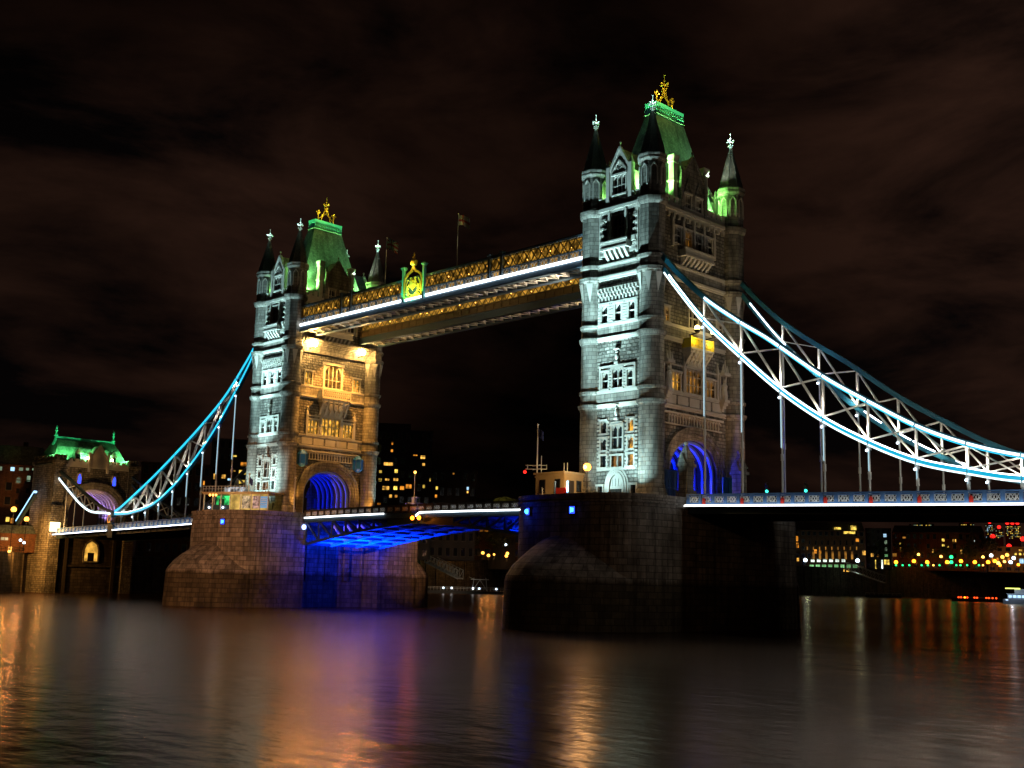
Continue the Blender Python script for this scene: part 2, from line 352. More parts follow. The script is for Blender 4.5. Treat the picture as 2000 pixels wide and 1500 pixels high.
def window(parent, P, u, z0, z1, wd, nm, tr=(), pane=None, sur=.22, head='point', proud=.14, name='window', fm=None):
    mb = MB(); a = u-wd/2; b = u+wd/2
    pbox(mb,P,a-sur,a,z0,z1,-.05,proud); pbox(mb,P,b,b+sur,z0,z1,-.05,proud)
    pbox(mb,P,a-sur*1.3,b+sur*1.3,z0-sur,z0,-.05,proud+.10); pbox(mb,P,a-sur*1.4,b+sur*1.4,z1,z1+sur*1.2,-.05,proud+.12)
    lw = wd/(nm+1); h = z1-z0
    for i in range(1, nm+1): pbox(mb,P,a+lw*i-.06,a+lw*i+.06,z0,z1,-.30,.0)
    for t in tr: pbox(mb,P,a,b,z0+h*t-.06,z0+h*t+.06,-.295,-.01)
    if head == 'point':
        for i in range(nm+1):
            l = a+lw*i; r = l+lw; c = (l+r)/2; hh = min(lw*.75, h*.3)
            for e, sgn in ((l,1),(r,-1)):
                pts = [(e,z1-hh),(e,z1),(c,z1),(e+sgn*lw*.2,z1-hh*.45)]
                mb.prism([P(p,q,-.28) for p,q in pts],[P(p,q,-.03) for p,q in pts])
    elif head == 'arch':
        n = 8; r = wd/2
        for sgn in (-1,1):
            for k in range(n):
                t0 = PI/2*k/n; t1 = PI/2*(k+1)/n
                x0 = u+sgn*r*math.cos(t0); x1 = u+sgn*r*math.cos(t1); q0 = z1-r+r*math.sin(t0); q1 = z1-r+r*math.sin(t1)
                pts = [(x0,q0),(x1,q1),(x1,z1),(x0,z1)]
                mb.prism([P(p,q,-.32) for p,q in pts],[P(p,q,-.02) for p,q in pts])
    o = mb.build(name, fm or M_TRIM, parent)
    pm = MB(); pm.quad(P(a,z0,-.36),P(b,z0,-.36),P(b,z1,-.36),P(a,z1,-.36)); pm.build('pane', pane or M_GLASS, o)
    return (a, b, z0, z1)

# ------------------------------------------------------------------ a bridge tower
WX, WY = 5.0, 9.9            # wall planes
LEDGES = [(11.35, 11.9, .34), (13.3, 13.75, .26), (20.45, 21.0, .34), (22.4, 22.8, .26), (28.9, 29.45, .42), (30.7, 31.15, .32), (38.2, 39.0, .45)]
def arch_pts(a, sz, r, n=24):
    p = [(-a, -1.5)]
    for i in range(n+1):
        t = PI - PI*i/n; p.append((a*math.cos(t), sz + r*max(0, math.sin(t))**.92))
    return p + [(a, -1.5)]
def finial(parent, x, y, z, h, mt, big=False):
    mb = MB(); k = h/2.8
    mb.tube((x,y,z-.5),(x,y,z+h*.9),.10*k,7,.05*k)
    for q, r in ((0,.26),(.42*h,.24),(.62*h,.17),(.93*h,.13)): mb.ball((x,y,z+q),r*k,7)
    for d in ((1,0),(-1,0),(0,1),(0,-1)):
        e = (x+d[0]*.62*k, y+d[1]*.62*k, z+.45*h)
        mb.tube((x,y,z+.42*h),e,.09*k,5); mb.ball(e,.17*k,6)
        e2 = (x+d[0]*.42*k, y+d[1]*.42*k, z+.18*h); mb.tube((x,y,z+.05*h),e2,.07*k,5); mb.ball(e2,.12*k,6)
        if big:
            mb.tube((x+d[0]*.9*k,y+d[1]*.9*k,z-.6),(x,y,z+.40*h),.07*k,5); mb.ball((x+d[0]*.6*k,y+d[1]*.6*k,z+.12*h),.2*k,6)
    return mb.build('finial', mt, parent, True)
M_RIB = mat('blue_rib_paint', (.22,.34,.80), .5)
def make_tower():
    root = thing('bridge_tower', (0,0,0), '', 'tower')
    holes = {}
    PY = {s: (lambda u, z, d, s=s: (u*-s, s*(WY+d), z)) for s in (-1, 1)}      # narrow faces, u to the viewer's right
    PX = {s: (lambda u, z, d, s=s: (s*(WX+d), u*s, z)) for s in (-1, 1)}      # wide faces
    rnd = random.Random(3)
    def win(P, key, u, z0, z1, wd, nm, tr=(), pane=None, **kw):
        holes.setdefault(key, []).append(window(root, P, u, z0, z1, wd, nm, tr, pane, **kw))
    for s in (-1, 1):
        P = PY[s]; k = ('y', s); A = M_AMBER if s == -1 else M_GLASS
        for u in (-2.3, 2.3):
            lit = A if u > 0 else M_GLASS
            win(P,k,u,8.0,9.6,.95,0,(),lit); win(P,k,u,5.75,7.3,.95,0,(),lit); win(P,k,u,3.5,5.0,.95,0,(),lit,head='none'); win(P,k,u+math.copysign(.5,u),-.5,1.0,.8,0,(),M_GLASS,head='none')
        win(P,k,0,5.8,8.9,1.75,1,(.5,),M_GLASS); win(P,k,0,3.45,4.9,1.75,1,(),M_AMBERD,head='none')
        for u in (-2.1, 2.1): win(P,k,u,13.95,16.2,.95,0,(.5,),M_GLASS)
        win(P,k,0,13.95,16.5,1.7,1,(.5,),M_GLASS)
        for u in (-2.35, 0, 2.35): win(P,k,u,22.95,25.4,1.0,0,(.5,),M_GLASS,sur=.3)
        win(P,k,0,34.6,37.6,2.0,2,(.5,),M_GLASS)
        for u in (-2.45, 2.45): win(P,k,u,35.0,37.3,.75,0,(.5,),M_GLASS)
    for s in (-1, 1):
        P = PX[s]; k = ('x', s)
        for u in (-3.6, -1.2, 1.2, 3.6): win(P,k,u,34.2,36.5,1.35,1,(.5,),M_AMBERD if u == -1.2 and s == 1 else M_GLASS)
        for u in (-1.25, 1.25): win(P,k,u,39.2,41.7,1.25,1,(.5,),M_GLASS)
        if s == 1:                                     # landward face
            win(P,k,0,13.9,17.2,3.4,3,(.35,.7),M_AMBERD)
            for u in (-3.9, 3.9): win(P,k,u,13.9,16.3,1.8,1,(.5,),M_AMBER if u < 0 else M_AMBERD)
            for u in (-6.1, 6.1): win(P,k,u,22.95,24.9,1.2,1,(.5,),M_AMBER if u < 0 else M_AMBERD)
            win(P,k,0,22.95,25.8,1.9,1,(.5,),M_GLASS)
        else:                                          # face over the river, below the walkways
            win(P,k,0,14.0,17.2,4.1,4,(.5,),M_AMBER)
            for u in (-3.95, 3.95): win(P,k,u,14.0,16.6,2.2,2,(.5,),M_AMBER)
            win(P,k,0,22.95,27.2,3.7,3,(.35,),M_AMBERD,head='arch',sur=.4)
            for u in (-5.5, 5.5): win(P,k,u,22.95,25.4,1.5,1,(.5,),M_AMBER)
    # shaft
    mb = MB()
    for s in (-1, 1):
        panel(mb, PY[s], -4.2, 4.2, -1.6, 40.0, holes[('y',s)]); panel(mb, PX[s], -8.4, 8.4, 9.3, 40.0, [(h[0],h[1],h[2],min(h[3],40.0)) for h in holes[('x',s)]])
        ap = arch_pts(5.2, 2.9, 4.6)
        for i in range(1, len(ap)-2):
            mb.quad(PX[s](ap[i][0],ap[i][1],0),PX[s](ap[i+1][0],ap[i+1][1],0),PX[s](ap[i+1][0],9.3,0),PX[s](ap[i][0],9.3,0))
        for e in (-1, 1): mb.quad(PX[s](e*5.2,-1.6,0),PX[s](e*8.4,-1.6,0),PX[s](e*8.4,9.3,0),PX[s](e*5.2,9.3,0))
    mb.quad((-5,-9.9,40),(5,-9.9,40),(5,9.9,40),(-5,9.9,40))
    mb.build('wall', M_ROCK, root)
    mb = MB(); ap = arch_pts(5.2, 2.9, 4.6)
    for i in range(len(ap)-1):
        a, b = ap[i], ap[i+1]; mb.quad((-5,a[0],a[1]),(5,a[0],a[1]),(5,b[0],b[1]),(-5,b[0],b[1]))
    mb.build('arch_vault', M_TIMBER, root)
    for i in range(7):
        x = -4.4+i*1.47; mb = MB(); q = arch_pts(4.95, 2.9, 4.4)
        mb.path([(x,a,b) for a, b in q], .35, .42, (1,0,0)); mb.build('arch_rib', M_RIB, root)
    for s in (-1, 1):                                  # stepped arch mouldings
        mb = MB()
        for j, (o, d) in enumerate(((.25,.10),(.72,.24),(1.2,.38),(1.62,.5))):
            q = arch_pts(5.2+o, 2.9, 4.6+o)
            mb.path([PX[s](a,b,d/2) for a, b in q], .40, d, (1,0,0))
        mb.build('archivolt', M_ASH, root)
    # string courses
    for z0, z1, pr in LEDGES:
        mb = MB(); zm = z0+(z1-z0)*.45
        for s in (-1, 1):
            for (a, b, c) in ((z0, zm, pr*.55), (zm, z1, pr)):
                pbox(mb, PY[s], -3.7, 3.7, a, b, -.2, c); pbox(mb, PX[s], -7.7, 7.7, a, b, -.2, c)
        mb.build('string_course', M_TRIM, root)
    for s in (-1, 1):
        for P, U in ((PY[s],3.65),(PX[s],7.65)):
            for z0, z1 in ((11.9,13.3),(21.0,22.4),(29.45,30.7)): pbox(MB(), P, -U, U, z0, z1, -.2, .14).build('frieze_band', M_ASH, root)
    # corner turrets
    def octo(z): return z > 28.0
    prof = [(2.05,-1.6),(2.05,-.2),(1.95,.0),(1.95,.35),(1.78,.55),(1.78,.9),(1.68,1.05),(1.66,10.9),(1.72,11.3),(1.95,11.55),(2.02,11.9),(1.68,12.0),(1.66,13.2),(1.85,13.4),(1.9,13.75),(1.64,13.85),
            (1.62,20.2),(1.9,20.6),(1.98,21.0),(1.64,21.1),(1.62,22.3),(1.82,22.5),(1.88,22.8),(1.62,22.9),(1.62,26.2),(1.72,28.4),(1.78,28.7),(2.05,29.0),(2.12,29.45),(1.74,29.5),(1.74,30.6),(2.0,30.8),(2.06,31.15),(1.72,31.25),
            (1.72,38.0),(2.0,38.3),(2.12,38.6),(2.12,39.0),(1.72,39.1),(1.68,43.9),(1.9,44.1),(2.0,44.35),(1.86,44.4),(2.02,44.7),(2.02,44.95),(1.78,45.0)]
    for a in (-1, 1):
        for b in (-1, 1):
            x, y = a*5.05, b*9.14
            t = MB().lathe(prof, x, y, 32, octo).build('turret', M_ASH, root, True)
            mb = MB()                                  # broaches, blind tracery panels of the upper stage
            for k in range(8):
                th = PI/8+k*PI/4; c, sn = math.cos(th), math.sin(th); tx, ty = -sn, c
                mb.prism([(x+c*1.6+tx*.02,y+sn*1.6+ty*.02,26.0),(x+c*1.6-tx*.02,y+sn*1.6-ty*.02,26.0),(x+c*1.5,y+sn*1.5,26.0)],
                         [(x+c*1.93+tx*.5,y+sn*1.93+ty*.5,28.7),(x+c*1.93-tx*.5,y+sn*1.93-ty*.5,28.7),(x+c*1.4,y+sn*1.4,28.7)])
                th = k*PI/4; c, sn = math.cos(th), math.sin(th); tx, ty = -sn, c
                for q in (-.42,.42):
                    mb.bar((x+c*1.70+tx*q,y+sn*1.70+ty*q,40.6),(x+c*1.70+tx*q,y+sn*1.70+ty*q,43.0),.14,.14,(c,sn,0))
                mb.bar((x+c*1.70-tx*.42,y+sn*1.70-ty*.42,43.0),(x+c*1.72,y+sn*1.72,43.6),.14,.14,(c,sn,0)); mb.bar((x+c*1.70+tx*.42,y+sn*1.70+ty*.42,43.0),(x+c*1.72,y+sn*1.72,43.6),.14,.14,(c,sn,0))
            mb.build('tracery', M_TRIM, t)
            sp = MB().lathe([(1.86,45.0),(1.7,45.5),(.16,51.4),(.12,51.5)], x, y, 8, None, PI/8)
            for k in range(8): th = PI/8+k*PI/4; sp.bar((x+1.72*math.cos(th),y+1.72*math.sin(th),45.5),(x+.16*math.cos(th),y+.16*math.sin(th),51.4),.10)
            so = sp.build('spire', M_SPIRE, root)
            finial(so, x, y, 51.4, 2.45, M_FIN)
    # parapets with merlons
    mb = MB()
    for s in (-1, 1):
        for P, U in ((PY[s],3.5),(PX[s],7.5)):
            pbox(mb,P,-U,U,39.0,39.75,-.35,.12)
            n = int(U/.55)
            for i in range(-n, n+1, 2):
                u = i*.55
                if abs(u) < (2.0 if U < 5 else 2.7): continue
                pbox(mb,P,u-.36,u+.36,39.75,40.5,-.35,.12); pbox(mb,P,u-.42,u+.42,40.5,40.62,-.41,.18)
    mb.build('parapet', M_TRIM, root)
    # gables
    for s in (-1, 1):
        for P, hw, zt, za, key in ((PX[s],2.7,44.0,47.4,'x'),(PY[s],1.95,43.9,47.3,'y')):
            mb = MB()
            hs = [h for h in holes[('x',s)] if h[3] > 39.5] if key == 'x' else [window(root,P,0,40.7,43.4,2.2,2,(.45,),M_GLASS,sur=.2)]
            panel(mb, lambda u,z,d: P(u,z,d+.05), -hw, hw, 39.0, zt, hs)
            mb.prism([P(-hw,zt,-.3),P(hw,zt,-.3),P(0,za,-.3)],[P(-hw,zt,.05),P(hw,zt,.05),P(0,za,.05)])
            for e in (-1, 1):
                mb.quad(P(e*hw,39.0,.05),P(e*hw,zt,.05),P(e*hw,zt,-3.0),P(e*hw,39.0,-3.0))
                pbox(mb,P,e*hw-.28,e*hw+.28,39.0,zt+.9,-.5,.25); q = P(e*hw,zt+.9,-.12)
                mb.frus(q[0],q[1],zt+.9,.3,.3,zt+2.0,.02,.02)
                mb.path([P(e*hw,zt,-.1),P(0,za+.1,-.1)],.55,.3)
                for j in range(1,5):
                    f = j/5; p = P(e*hw*(1-f),zt+(za-zt)*f+.3,-.1); mb.ball(p,.17,5)
            q = P(0,za,-.1); mb.tube(q,(q[0],q[1],za+.9),.09,5); mb.ball((q[0],q[1],za+.75),.2,6)
            # blind tracery above the windows
            wdt = 2.2 if key == 'y' else 1.25
            for u in ((0,) if key == 'y' else (-1.25,1.25)):
                z0 = 43.5 if key == 'y' else 41.8
                pts = [P(u-wdt/2-.1,z0,.12),P(u-wdt/2,z0+.7,.12),P(u-wdt*.28,z0+1.25,.12),P(u,z0+2.0,.12),P(u+wdt*.28,z0+1.25,.12),P(u+wdt/2,z0+.7,.12),P(u+wdt/2+.1,z0,.12)]
                mb.path(pts,.16,.2)
                for e in (-.25,.25):
                    c = [P(u+wdt*(e+.2*math.cos(t*PI/4)),z0+.55+wdt*.2*math.sin(t*PI/4),.1) for t in range(9)]; mb.path(c,.09,.12)
            g = mb.build('gable', M_TRIM if key == 'y' else M_ASH, root)
            dm = MB(); dm.quad(P(-hw,zt,-.3),P(0,za,-.3),P(0,za,-4.2),P(-hw,zt,-4.2)); dm.quad(P(hw,zt,-.3),P(0,za,-.3),P(0,za,-4.2),P(hw,zt,-4.2))
            dm.build('dormer_roof', M_SLATE, g)
    # main roof, cresting, finials, chimneys
    mb = MB(); secs = [(40,3.75,7.5),(41.5,3.5,7.1),(43.4,3.1,6.5),(47.6,2.3,5.1),(51.5,1.55,3.95),(54.2,1.0,3.2),(54.3,1.15,3.35)]
    for i in range(len(secs)-1): z0,a0,b0 = secs[i]; z1,a1,b1 = secs[i+1]; mb.frus(0,0,z0,a0,b0,z1,a1,b1)
    rf = mb.build('roof', M_SLATE, root)
    mb = MB().frus(0,0,54.3,.95,3.1,55.5,.8,3.0); mb.frus(0,0,55.5,1.0,3.2,56.05,1.05,3.25)
    for i in range(15):
        y = -3.1+i*6.2/14
        for e in (-1,1): mb.bar((e*1.02,y,54.35),(e*.98,y,55.5),.10); mb.ball((e*1.05,y,54.9),.13,5)
    mb.build('ridge_cresting', M_COPPER, rf)
    mb = MB()
    for y in (-1.85,1.85):
        mb.tube((0,y,56),(0,y,58.2),.09,6); mb.ball((0,y,58.2),.22,7); mb.ball((0,y,57.4),.16,6)
        for e in (-1,1): mb.tube((0,y,57.4),(0,y+e*.4,57.9),.06,5); mb.ball((0,y+e*.42,57.95),.16,6)
        mb.tube((0,y,56.6),(0,0,58.0),.07,5)
    for e in (-.9,.9): mb.tube((0,e*1.4,56),(0,e*.25,59),.07,5); mb.ball((0,e,57.5),.18,6)
    g = mb.build('crown', M_GOLD, rf)
    finial(g, 0, 0, 58.6, 2.85, M_GOLD)
    for a in (-1,1):
        for b in (-1,1):
            mb = MB(); x, y = a*4.25, b*3.55
            mb.box(x-.42,x+.42,y-.45,y+.45,39.8,45.8); mb.box(x-.55,x+.55,y-.58,y+.58,43.1,43.4); mb.box(x-.55,x+.55,y-.58,y+.58,45.8,46.1); mb.frus(x,y,46.1,.45,.48,46.7,.62,.65); mb.frus(x,y,46.7,.62,.65,46.9,.62,.65)
            mb.build('chimney', M_TRIM, root)
    # narrow faces: porch, niche finials, corbel tables, oriel balcony, quoins
    for s in (-1, 1):
        P = PY[s]; mb = MB()
        for o, d in ((0,.35),(.32,.24),(.62,.13)):
            q = [(-1.25-o,-1.6),(-1.25-o,.6)] + [((-1.25-o)*math.cos(t*PI/2/7)**1.0, .6+(2.0+o)*math.sin(t*PI/2/7)**.85) for t in range(8)]
            q += [(-a,b) for a, b in reversed(q)]
            mb.path([P(a,b,d/2) for a, b in q],.34,d,(0,1,0))
        q = [(-1.25,.9),(-1.1,1.5),(-.6,2.2),(0,2.6),(.6,2.2),(1.1,1.5),(1.25,.9)]
        mb.prism([P(a,b,.0) for a, b in q],[P(a,b,.06) for a, b in q])
        pbox(mb,P,-1.25,1.25,.55,.9,-.05,.2)
        for u in (-.75,-.25,.25,.75): pbox(mb,P,u-.1,u+.1,.9,1.9,-.05,.14)
        d = mb.build('porch', M_TRIM, root)
        db = MB(); pbox(db,P,-1.2,1.2,-1.6,.55,-.05,.05)
        for u in (-.6,0,.6): pbox(db,P,u-.03,u+.03,-1.6,.5,.05,.09)
        db.build('door', M_TIMBER, d)
        for z in (9.6, 17.1):
            mb = MB(); pbox(mb,P,-.3,.3,z,z+.3,0,.45); q = P(0,z+1.0,.28); mb.ball(q,.26,7,1.8); mb.ball((q[0],q[1],z+1.6),.17,6); mb.tube((q[0],q[1],z+1.6),(q[0],q[1],z+2.0),.2,6,.01)
            pbox(mb,P,-.45,.45,z+1.95,z+2.05,0,.5)
            mb.build('niche_statue', M_TRIM, root)
        mb = MB()
        pbox(mb,P,-3.1,3.1,16.75,17.05,-.05,.24); pbox(mb,P,-3.1,-2.85,13.75,16.75,-.05,.2); pbox(mb,P,2.85,3.1,13.75,16.75,-.05,.2)
        for u in (-1.25,1.25):
            for j in range(7): pbox(mb,P,u-.22,u+.22,13.9+j*.4,14.15+j*.4,-.05,.16)
        for u in (-1.2,1.2):
            for j in range(8): pbox(mb,P,u-.42,u+.42,22.9+j*.38,23.18+j*.38,-.05,.22)
        for u in (-3.2,3.2):
            for j in range(8): pbox(mb,P,u-.22,u+.22,22.9+j*.38,23.18+j*.38,-.05,.22)
        for u in (-1.6,1.6,-3.15,3.15):
            for j in range(14): pbox(mb,P,u-(.2 if j%2 else .3),u+(.2 if j%2 else .3),3.3+j*.5,3.55+j*.5,-.05,.13)
        pbox(mb,P,-3.3,3.3,3.05,3.3,-.05,.2)
        pbox(mb,P,-1.0,1.0,9.25,9.4,-.05,.24)
        mb.build('window_dressing', M_TRIM, root)
        mb = MB()
        for r, z in enumerate((26.15,26.75,27.35)):
            pbox(mb,P,-3.6,3.6,z+.34,z+.44,-.05,.12+.1*r)
            for i in range(12):
                u = -3.3+i*.6+(.3 if r % 2 else 0)
                if u < 3.5: pbox(mb,P,u-.14,u+.14,z-.12,z+.36,-.05,.24+.1*r)
        mb.build('corbel_table', M_TRIM, root)
        mb = MB()                                       # oriel balcony of the top storey
        pbox(mb,P,-2.3,2.3,32.75,33.0,0,1.25); pbox(mb,P,-2.15,2.15,33.0,33.75,.95,1.15); pbox(mb,P,-2.3,2.3,33.75,33.95,.9,1.25)
        for e in (-1,1): pbox(mb,P,e*2.05-.1,e*2.05+.1,33.0,33.75,0,1.0)
        for i in range(5):
            u = -1.7+i*.85
            mb.prism([P(u-.2,31.35,0),P(u+.2,31.35,0),P(u+.2,32.75,0),P(u-.2,32.75,0)],[P(u-.2,32.3,.9),P(u+.2,32.3,.9),P(u+.2,32.75,1.1),P(u-.2,32.75,1.1)])
        for e in (-1,1):
            pbox(mb,P,e*1.45-.16,e*1.45+.16,33.0,38.2,-.05,.5); pbox(mb,P,e*3.15-.25,e*3.15+.25,32.0,38.2,-.05,.2); pbox(mb,P,e*2.45-.6,e*2.45+.6,33.6,34.3,-.05,.45); pbox(mb,P,e*2.45-.6,e*2.45+.6,32.2,33.0,-.05,.25)
            for j in range(6): pbox(mb,P,e*2.9-.35,e*2.9+.35,32.2+j*.95,32.5+j*.95,-.05,.3)
        mb.build('oriel_balcony', M_TRIM, root)
    # wide faces
    for s in (-1, 1):
        P = PX[s]; mb = MB()
        pbox(mb,P,-3.4,3.4,32.4,32.7,0,1.3); pbox(mb,P,-3.25,3.25,32.7,33.4,1.0,1.2); pbox(mb,P,-3.4,3.4,33.4,33.6,.95,1.3)
        for e in (-1,1): pbox(mb,P,e*3.15-.1,e*3.15+.1,32.7,33.4,0,1.0)
        for i in range(7):
            u = -2.7+i*.9
            mb.prism([P(u-.2,31.2,0),P(u+.2,31.2,0),P(u+.2,32.4,0),P(u-.2,32.4,0)],[P(u-.2,32.0,.9),P(u+.2,32.0,.9),P(u+.2,32.4,1.15),P(u-.2,32.4,1.15)])
        for i in range(13): u = -6.9+i*1.15; pbox(mb,P,u-.2,u+.2,37.6,38.2,-.05,.35)
        for u in (-4.8,-2.4,0,2.4,4.8):
            pbox(mb,P,u-.2,u+.2,33.6,37.4,-.05,.3)
            q = P(u,37.4,.1); mb.frus(q[0],q[1],37.4,.22,.22,38.1,.02,.02)
        mb.build('corbelled_balcony', M_TRIM, root)
        mb = MB()                                       # enriched band over the arch
        pbox(mb,P,-6.6,6.6,10.7,10.95,-.05,.35); pbox(mb,P,-6.4,6.4,9.25,9.4,-.05,.22)
        for i in range(19):
            u = -5.6+i*.622; pbox(mb,P,u-.08,u+.08,9.4,10.7,-.05,.2)
            mb.bar(P(u,10.2,.1),P(u+.31,10.62,.1),.08,.12); mb.bar(P(u+.62,10.2,.1),P(u+.31,10.62,.1),.08,.12)
        for u in (-5.2,-2.6,0,2.6,5.2): pbox(mb,P,u-1.1,u+1.1,12.0,13.2,.1,.22)
        mb.build('arch_frieze', M_TRIM, root)
        mb = MB()
        for u in (-2.35,2.35,-5.4,5.4):
            pbox(mb,P,u-.22,u+.22,13.75,17.3,-.05,.3); q = P(u,17.3,.15); mb.frus(q[0],q[1],17.3,.26,.26,18.7,.03,.03); mb.ball((q[0],q[1],18.75),.17,6)
        pbox(mb,P,-5.5,5.5,17.2,17.4,-.05,.24)
        zb = 20.6 if s < 0 else 19.6; hw = 3.15 if s < 0 else 2.5
        # middle balcony on a coved corbel
        for j in range(5): f = j/4; pbox(mb,P,-hw*(.72+.28*f),hw*(.72+.28*f),17.45+(zb-17.45)*j/5,17.45+(zb-17.45)*(j+1)/5,-.05,.35+1.1*f**1.5)
        pbox(mb,P,-hw-.1,hw+.1,zb,zb+.25,0,1.6)
        for j in range(6):                              # brackets and shields under the balcony
            u = -hw+.35+j*(2*hw-.7)/5
            mb.prism([P(u-.16,17.6,.3),P(u+.16,17.6,.3),P(u+.16,zb,.9),P(u-.16,zb,.9)],[P(u-.16,18.3,.75),P(u+.16,18.3,.75),P(u+.16,zb,1.75),P(u-.16,zb,1.75)])
        for u in (-1.1,0,1.1): mb.prism([P(u-.35,19.7,.8),P(u+.35,19.7,.8),P(u+.35,19.0,.8),P(u,18.5,.8),P(u-.35,19.0,.8)],[P(u-.35,19.7,1.5),P(u+.35,19.7,1.5),P(u+.35,19.0,1.4),P(u,18.5,1.2),P(u-.35,19.0,1.4)])
        b = mb.build('window_dressing', M_TRIM, root)
        rl = MB(); g = M_TRIM if s < 0 else mat('gilded_rail_paint', (.85,.66,.05), .5); h = 1.5
        for z in (zb+.25, zb+h): pbox(rl,P,-hw,hw,z,z+.16,1.38,1.54)
        for i in range(15):
            u = -hw+.08+i*(2*hw-.16)/14; pbox(rl,P,u-.05,u+.05,zb+.4,zb+h,1.42,1.5)
            if i < 14: v = u+(2*hw-.16)/14; rl.bar(P(u,zb+.45,1.46),P(v,zb+h-.05,1.46),.07); rl.bar(P(v,zb+.45,1.46),P(u,zb+h-.05,1.46),.07)
        for e in (-1,1): pbox(rl,P,e*hw-.14,e*hw+.14,zb+.25,zb+h+.3,1.34,1.58); pbox(rl,P,e*hw-.06,e*hw+.06,zb+.25,zb+h,0,1.4)
        rl.build('balustrade', g, b)
        mb = MB()
        if s > 0:
            for e in (-1,1):                           # statues in canopied niches, road piers, gates
                u = e*6.35; mb = MB()
                for j in range(4): pbox(mb,P,u-.3-.1*j,u+.3+.1*j,12.2+j*.4,12.6+j*.4,-.05,.4+.25*j)
                q = P(u,13.8,.65); mb.lathe([(.42,13.8),(.5,14.4),(.36,15.3),(.44,15.8),(.15,16.2)],q[0],q[1],8); mb.ball((q[0],q[1],16.5),.26,7,1.2)
                pbox(mb,P,u-.75,u+.75,17.2,17.6,-.05,1.2)
                for t in (-.5,0,.5): q = P(u+t,17.6,.8); mb.frus(q[0],q[1],17.6,.2,.2,18.7+(.8 if t == 0 else 0),.02,.02)
                for t in (-.65,.65): pbox(mb,P,u+t-.12,u+t+.12,13.8,17.2,-.05,.5)
                mb.build('niche_statue', M_TRIM, root)
            for e in (-1,1):
                mb = MB(); x, y = 8.2, e*6.0
                mb.box(x-.95,x+.95,y-.95,y+.95,-1.6,.3); mb.box(x-.7,x+.7,y-.7,y+.7,.3,4.2); mb.box(x-.95,x+.95,y-.95,y+.95,3.3,3.7); mb.frus(x,y,4.2,.85,.85,6.2,.12,.12); mb.ball((x,y,6.4),.3,7)
                for d in (-1,1): mb.prism([(x-.7,y+d*.7,3.7),(x+.7,y+d*.7,3.7),(x,y+d*.7,5.2)],[(x-.7,y+d*.95,3.7),(x+.7,y+d*.95,3.7),(x,y+d*.95,5.2)])
                mb.build('stone_pylon', M_ASH, root)
                gt = MB(); gt.box(6.0,6.14,e*5.1,e*8.3,-1.5,3.0)
                for i in range(6): yy = e*(5.2+i*.6); gt.box(6.14,6.22,yy-.05,yy+.05,-1.4,2.9)
                gt.box(6.14,6.25,e*5.1,e*8.3,2.8,3.05); gt.box(6.14,6.25,e*5.1,e*8.3,.6,.8)
                gt.build('gate', M_BLUEP if e < 0 else M_TEALP, root)
        else:
            for i in range(9): f = i/8; pbox(mb,P,-7.6,7.6,28.95+i*.26,29.23+i*.26,-.05,.45+1.5*f*f)
            mb.build('coved_corbel', M_ASH, root)
    return root
tower = make_tower()
tower.location = (41.25, 0, 0)
tag(tower, 'tall stone tower nearest the camera, with blue lit archway beside the white lit suspension chain', 'tower', 'stone gothic bridge towers')
far_tower = copy_tree(tower); far_tower.location = (-41.25, 0, 0); far_tower.rotation_euler = (0,0,PI)
tag(far_tower, 'farther stone tower with its arched face washed in golden lamp light under the walkways', 'tower', 'stone gothic bridge towers')

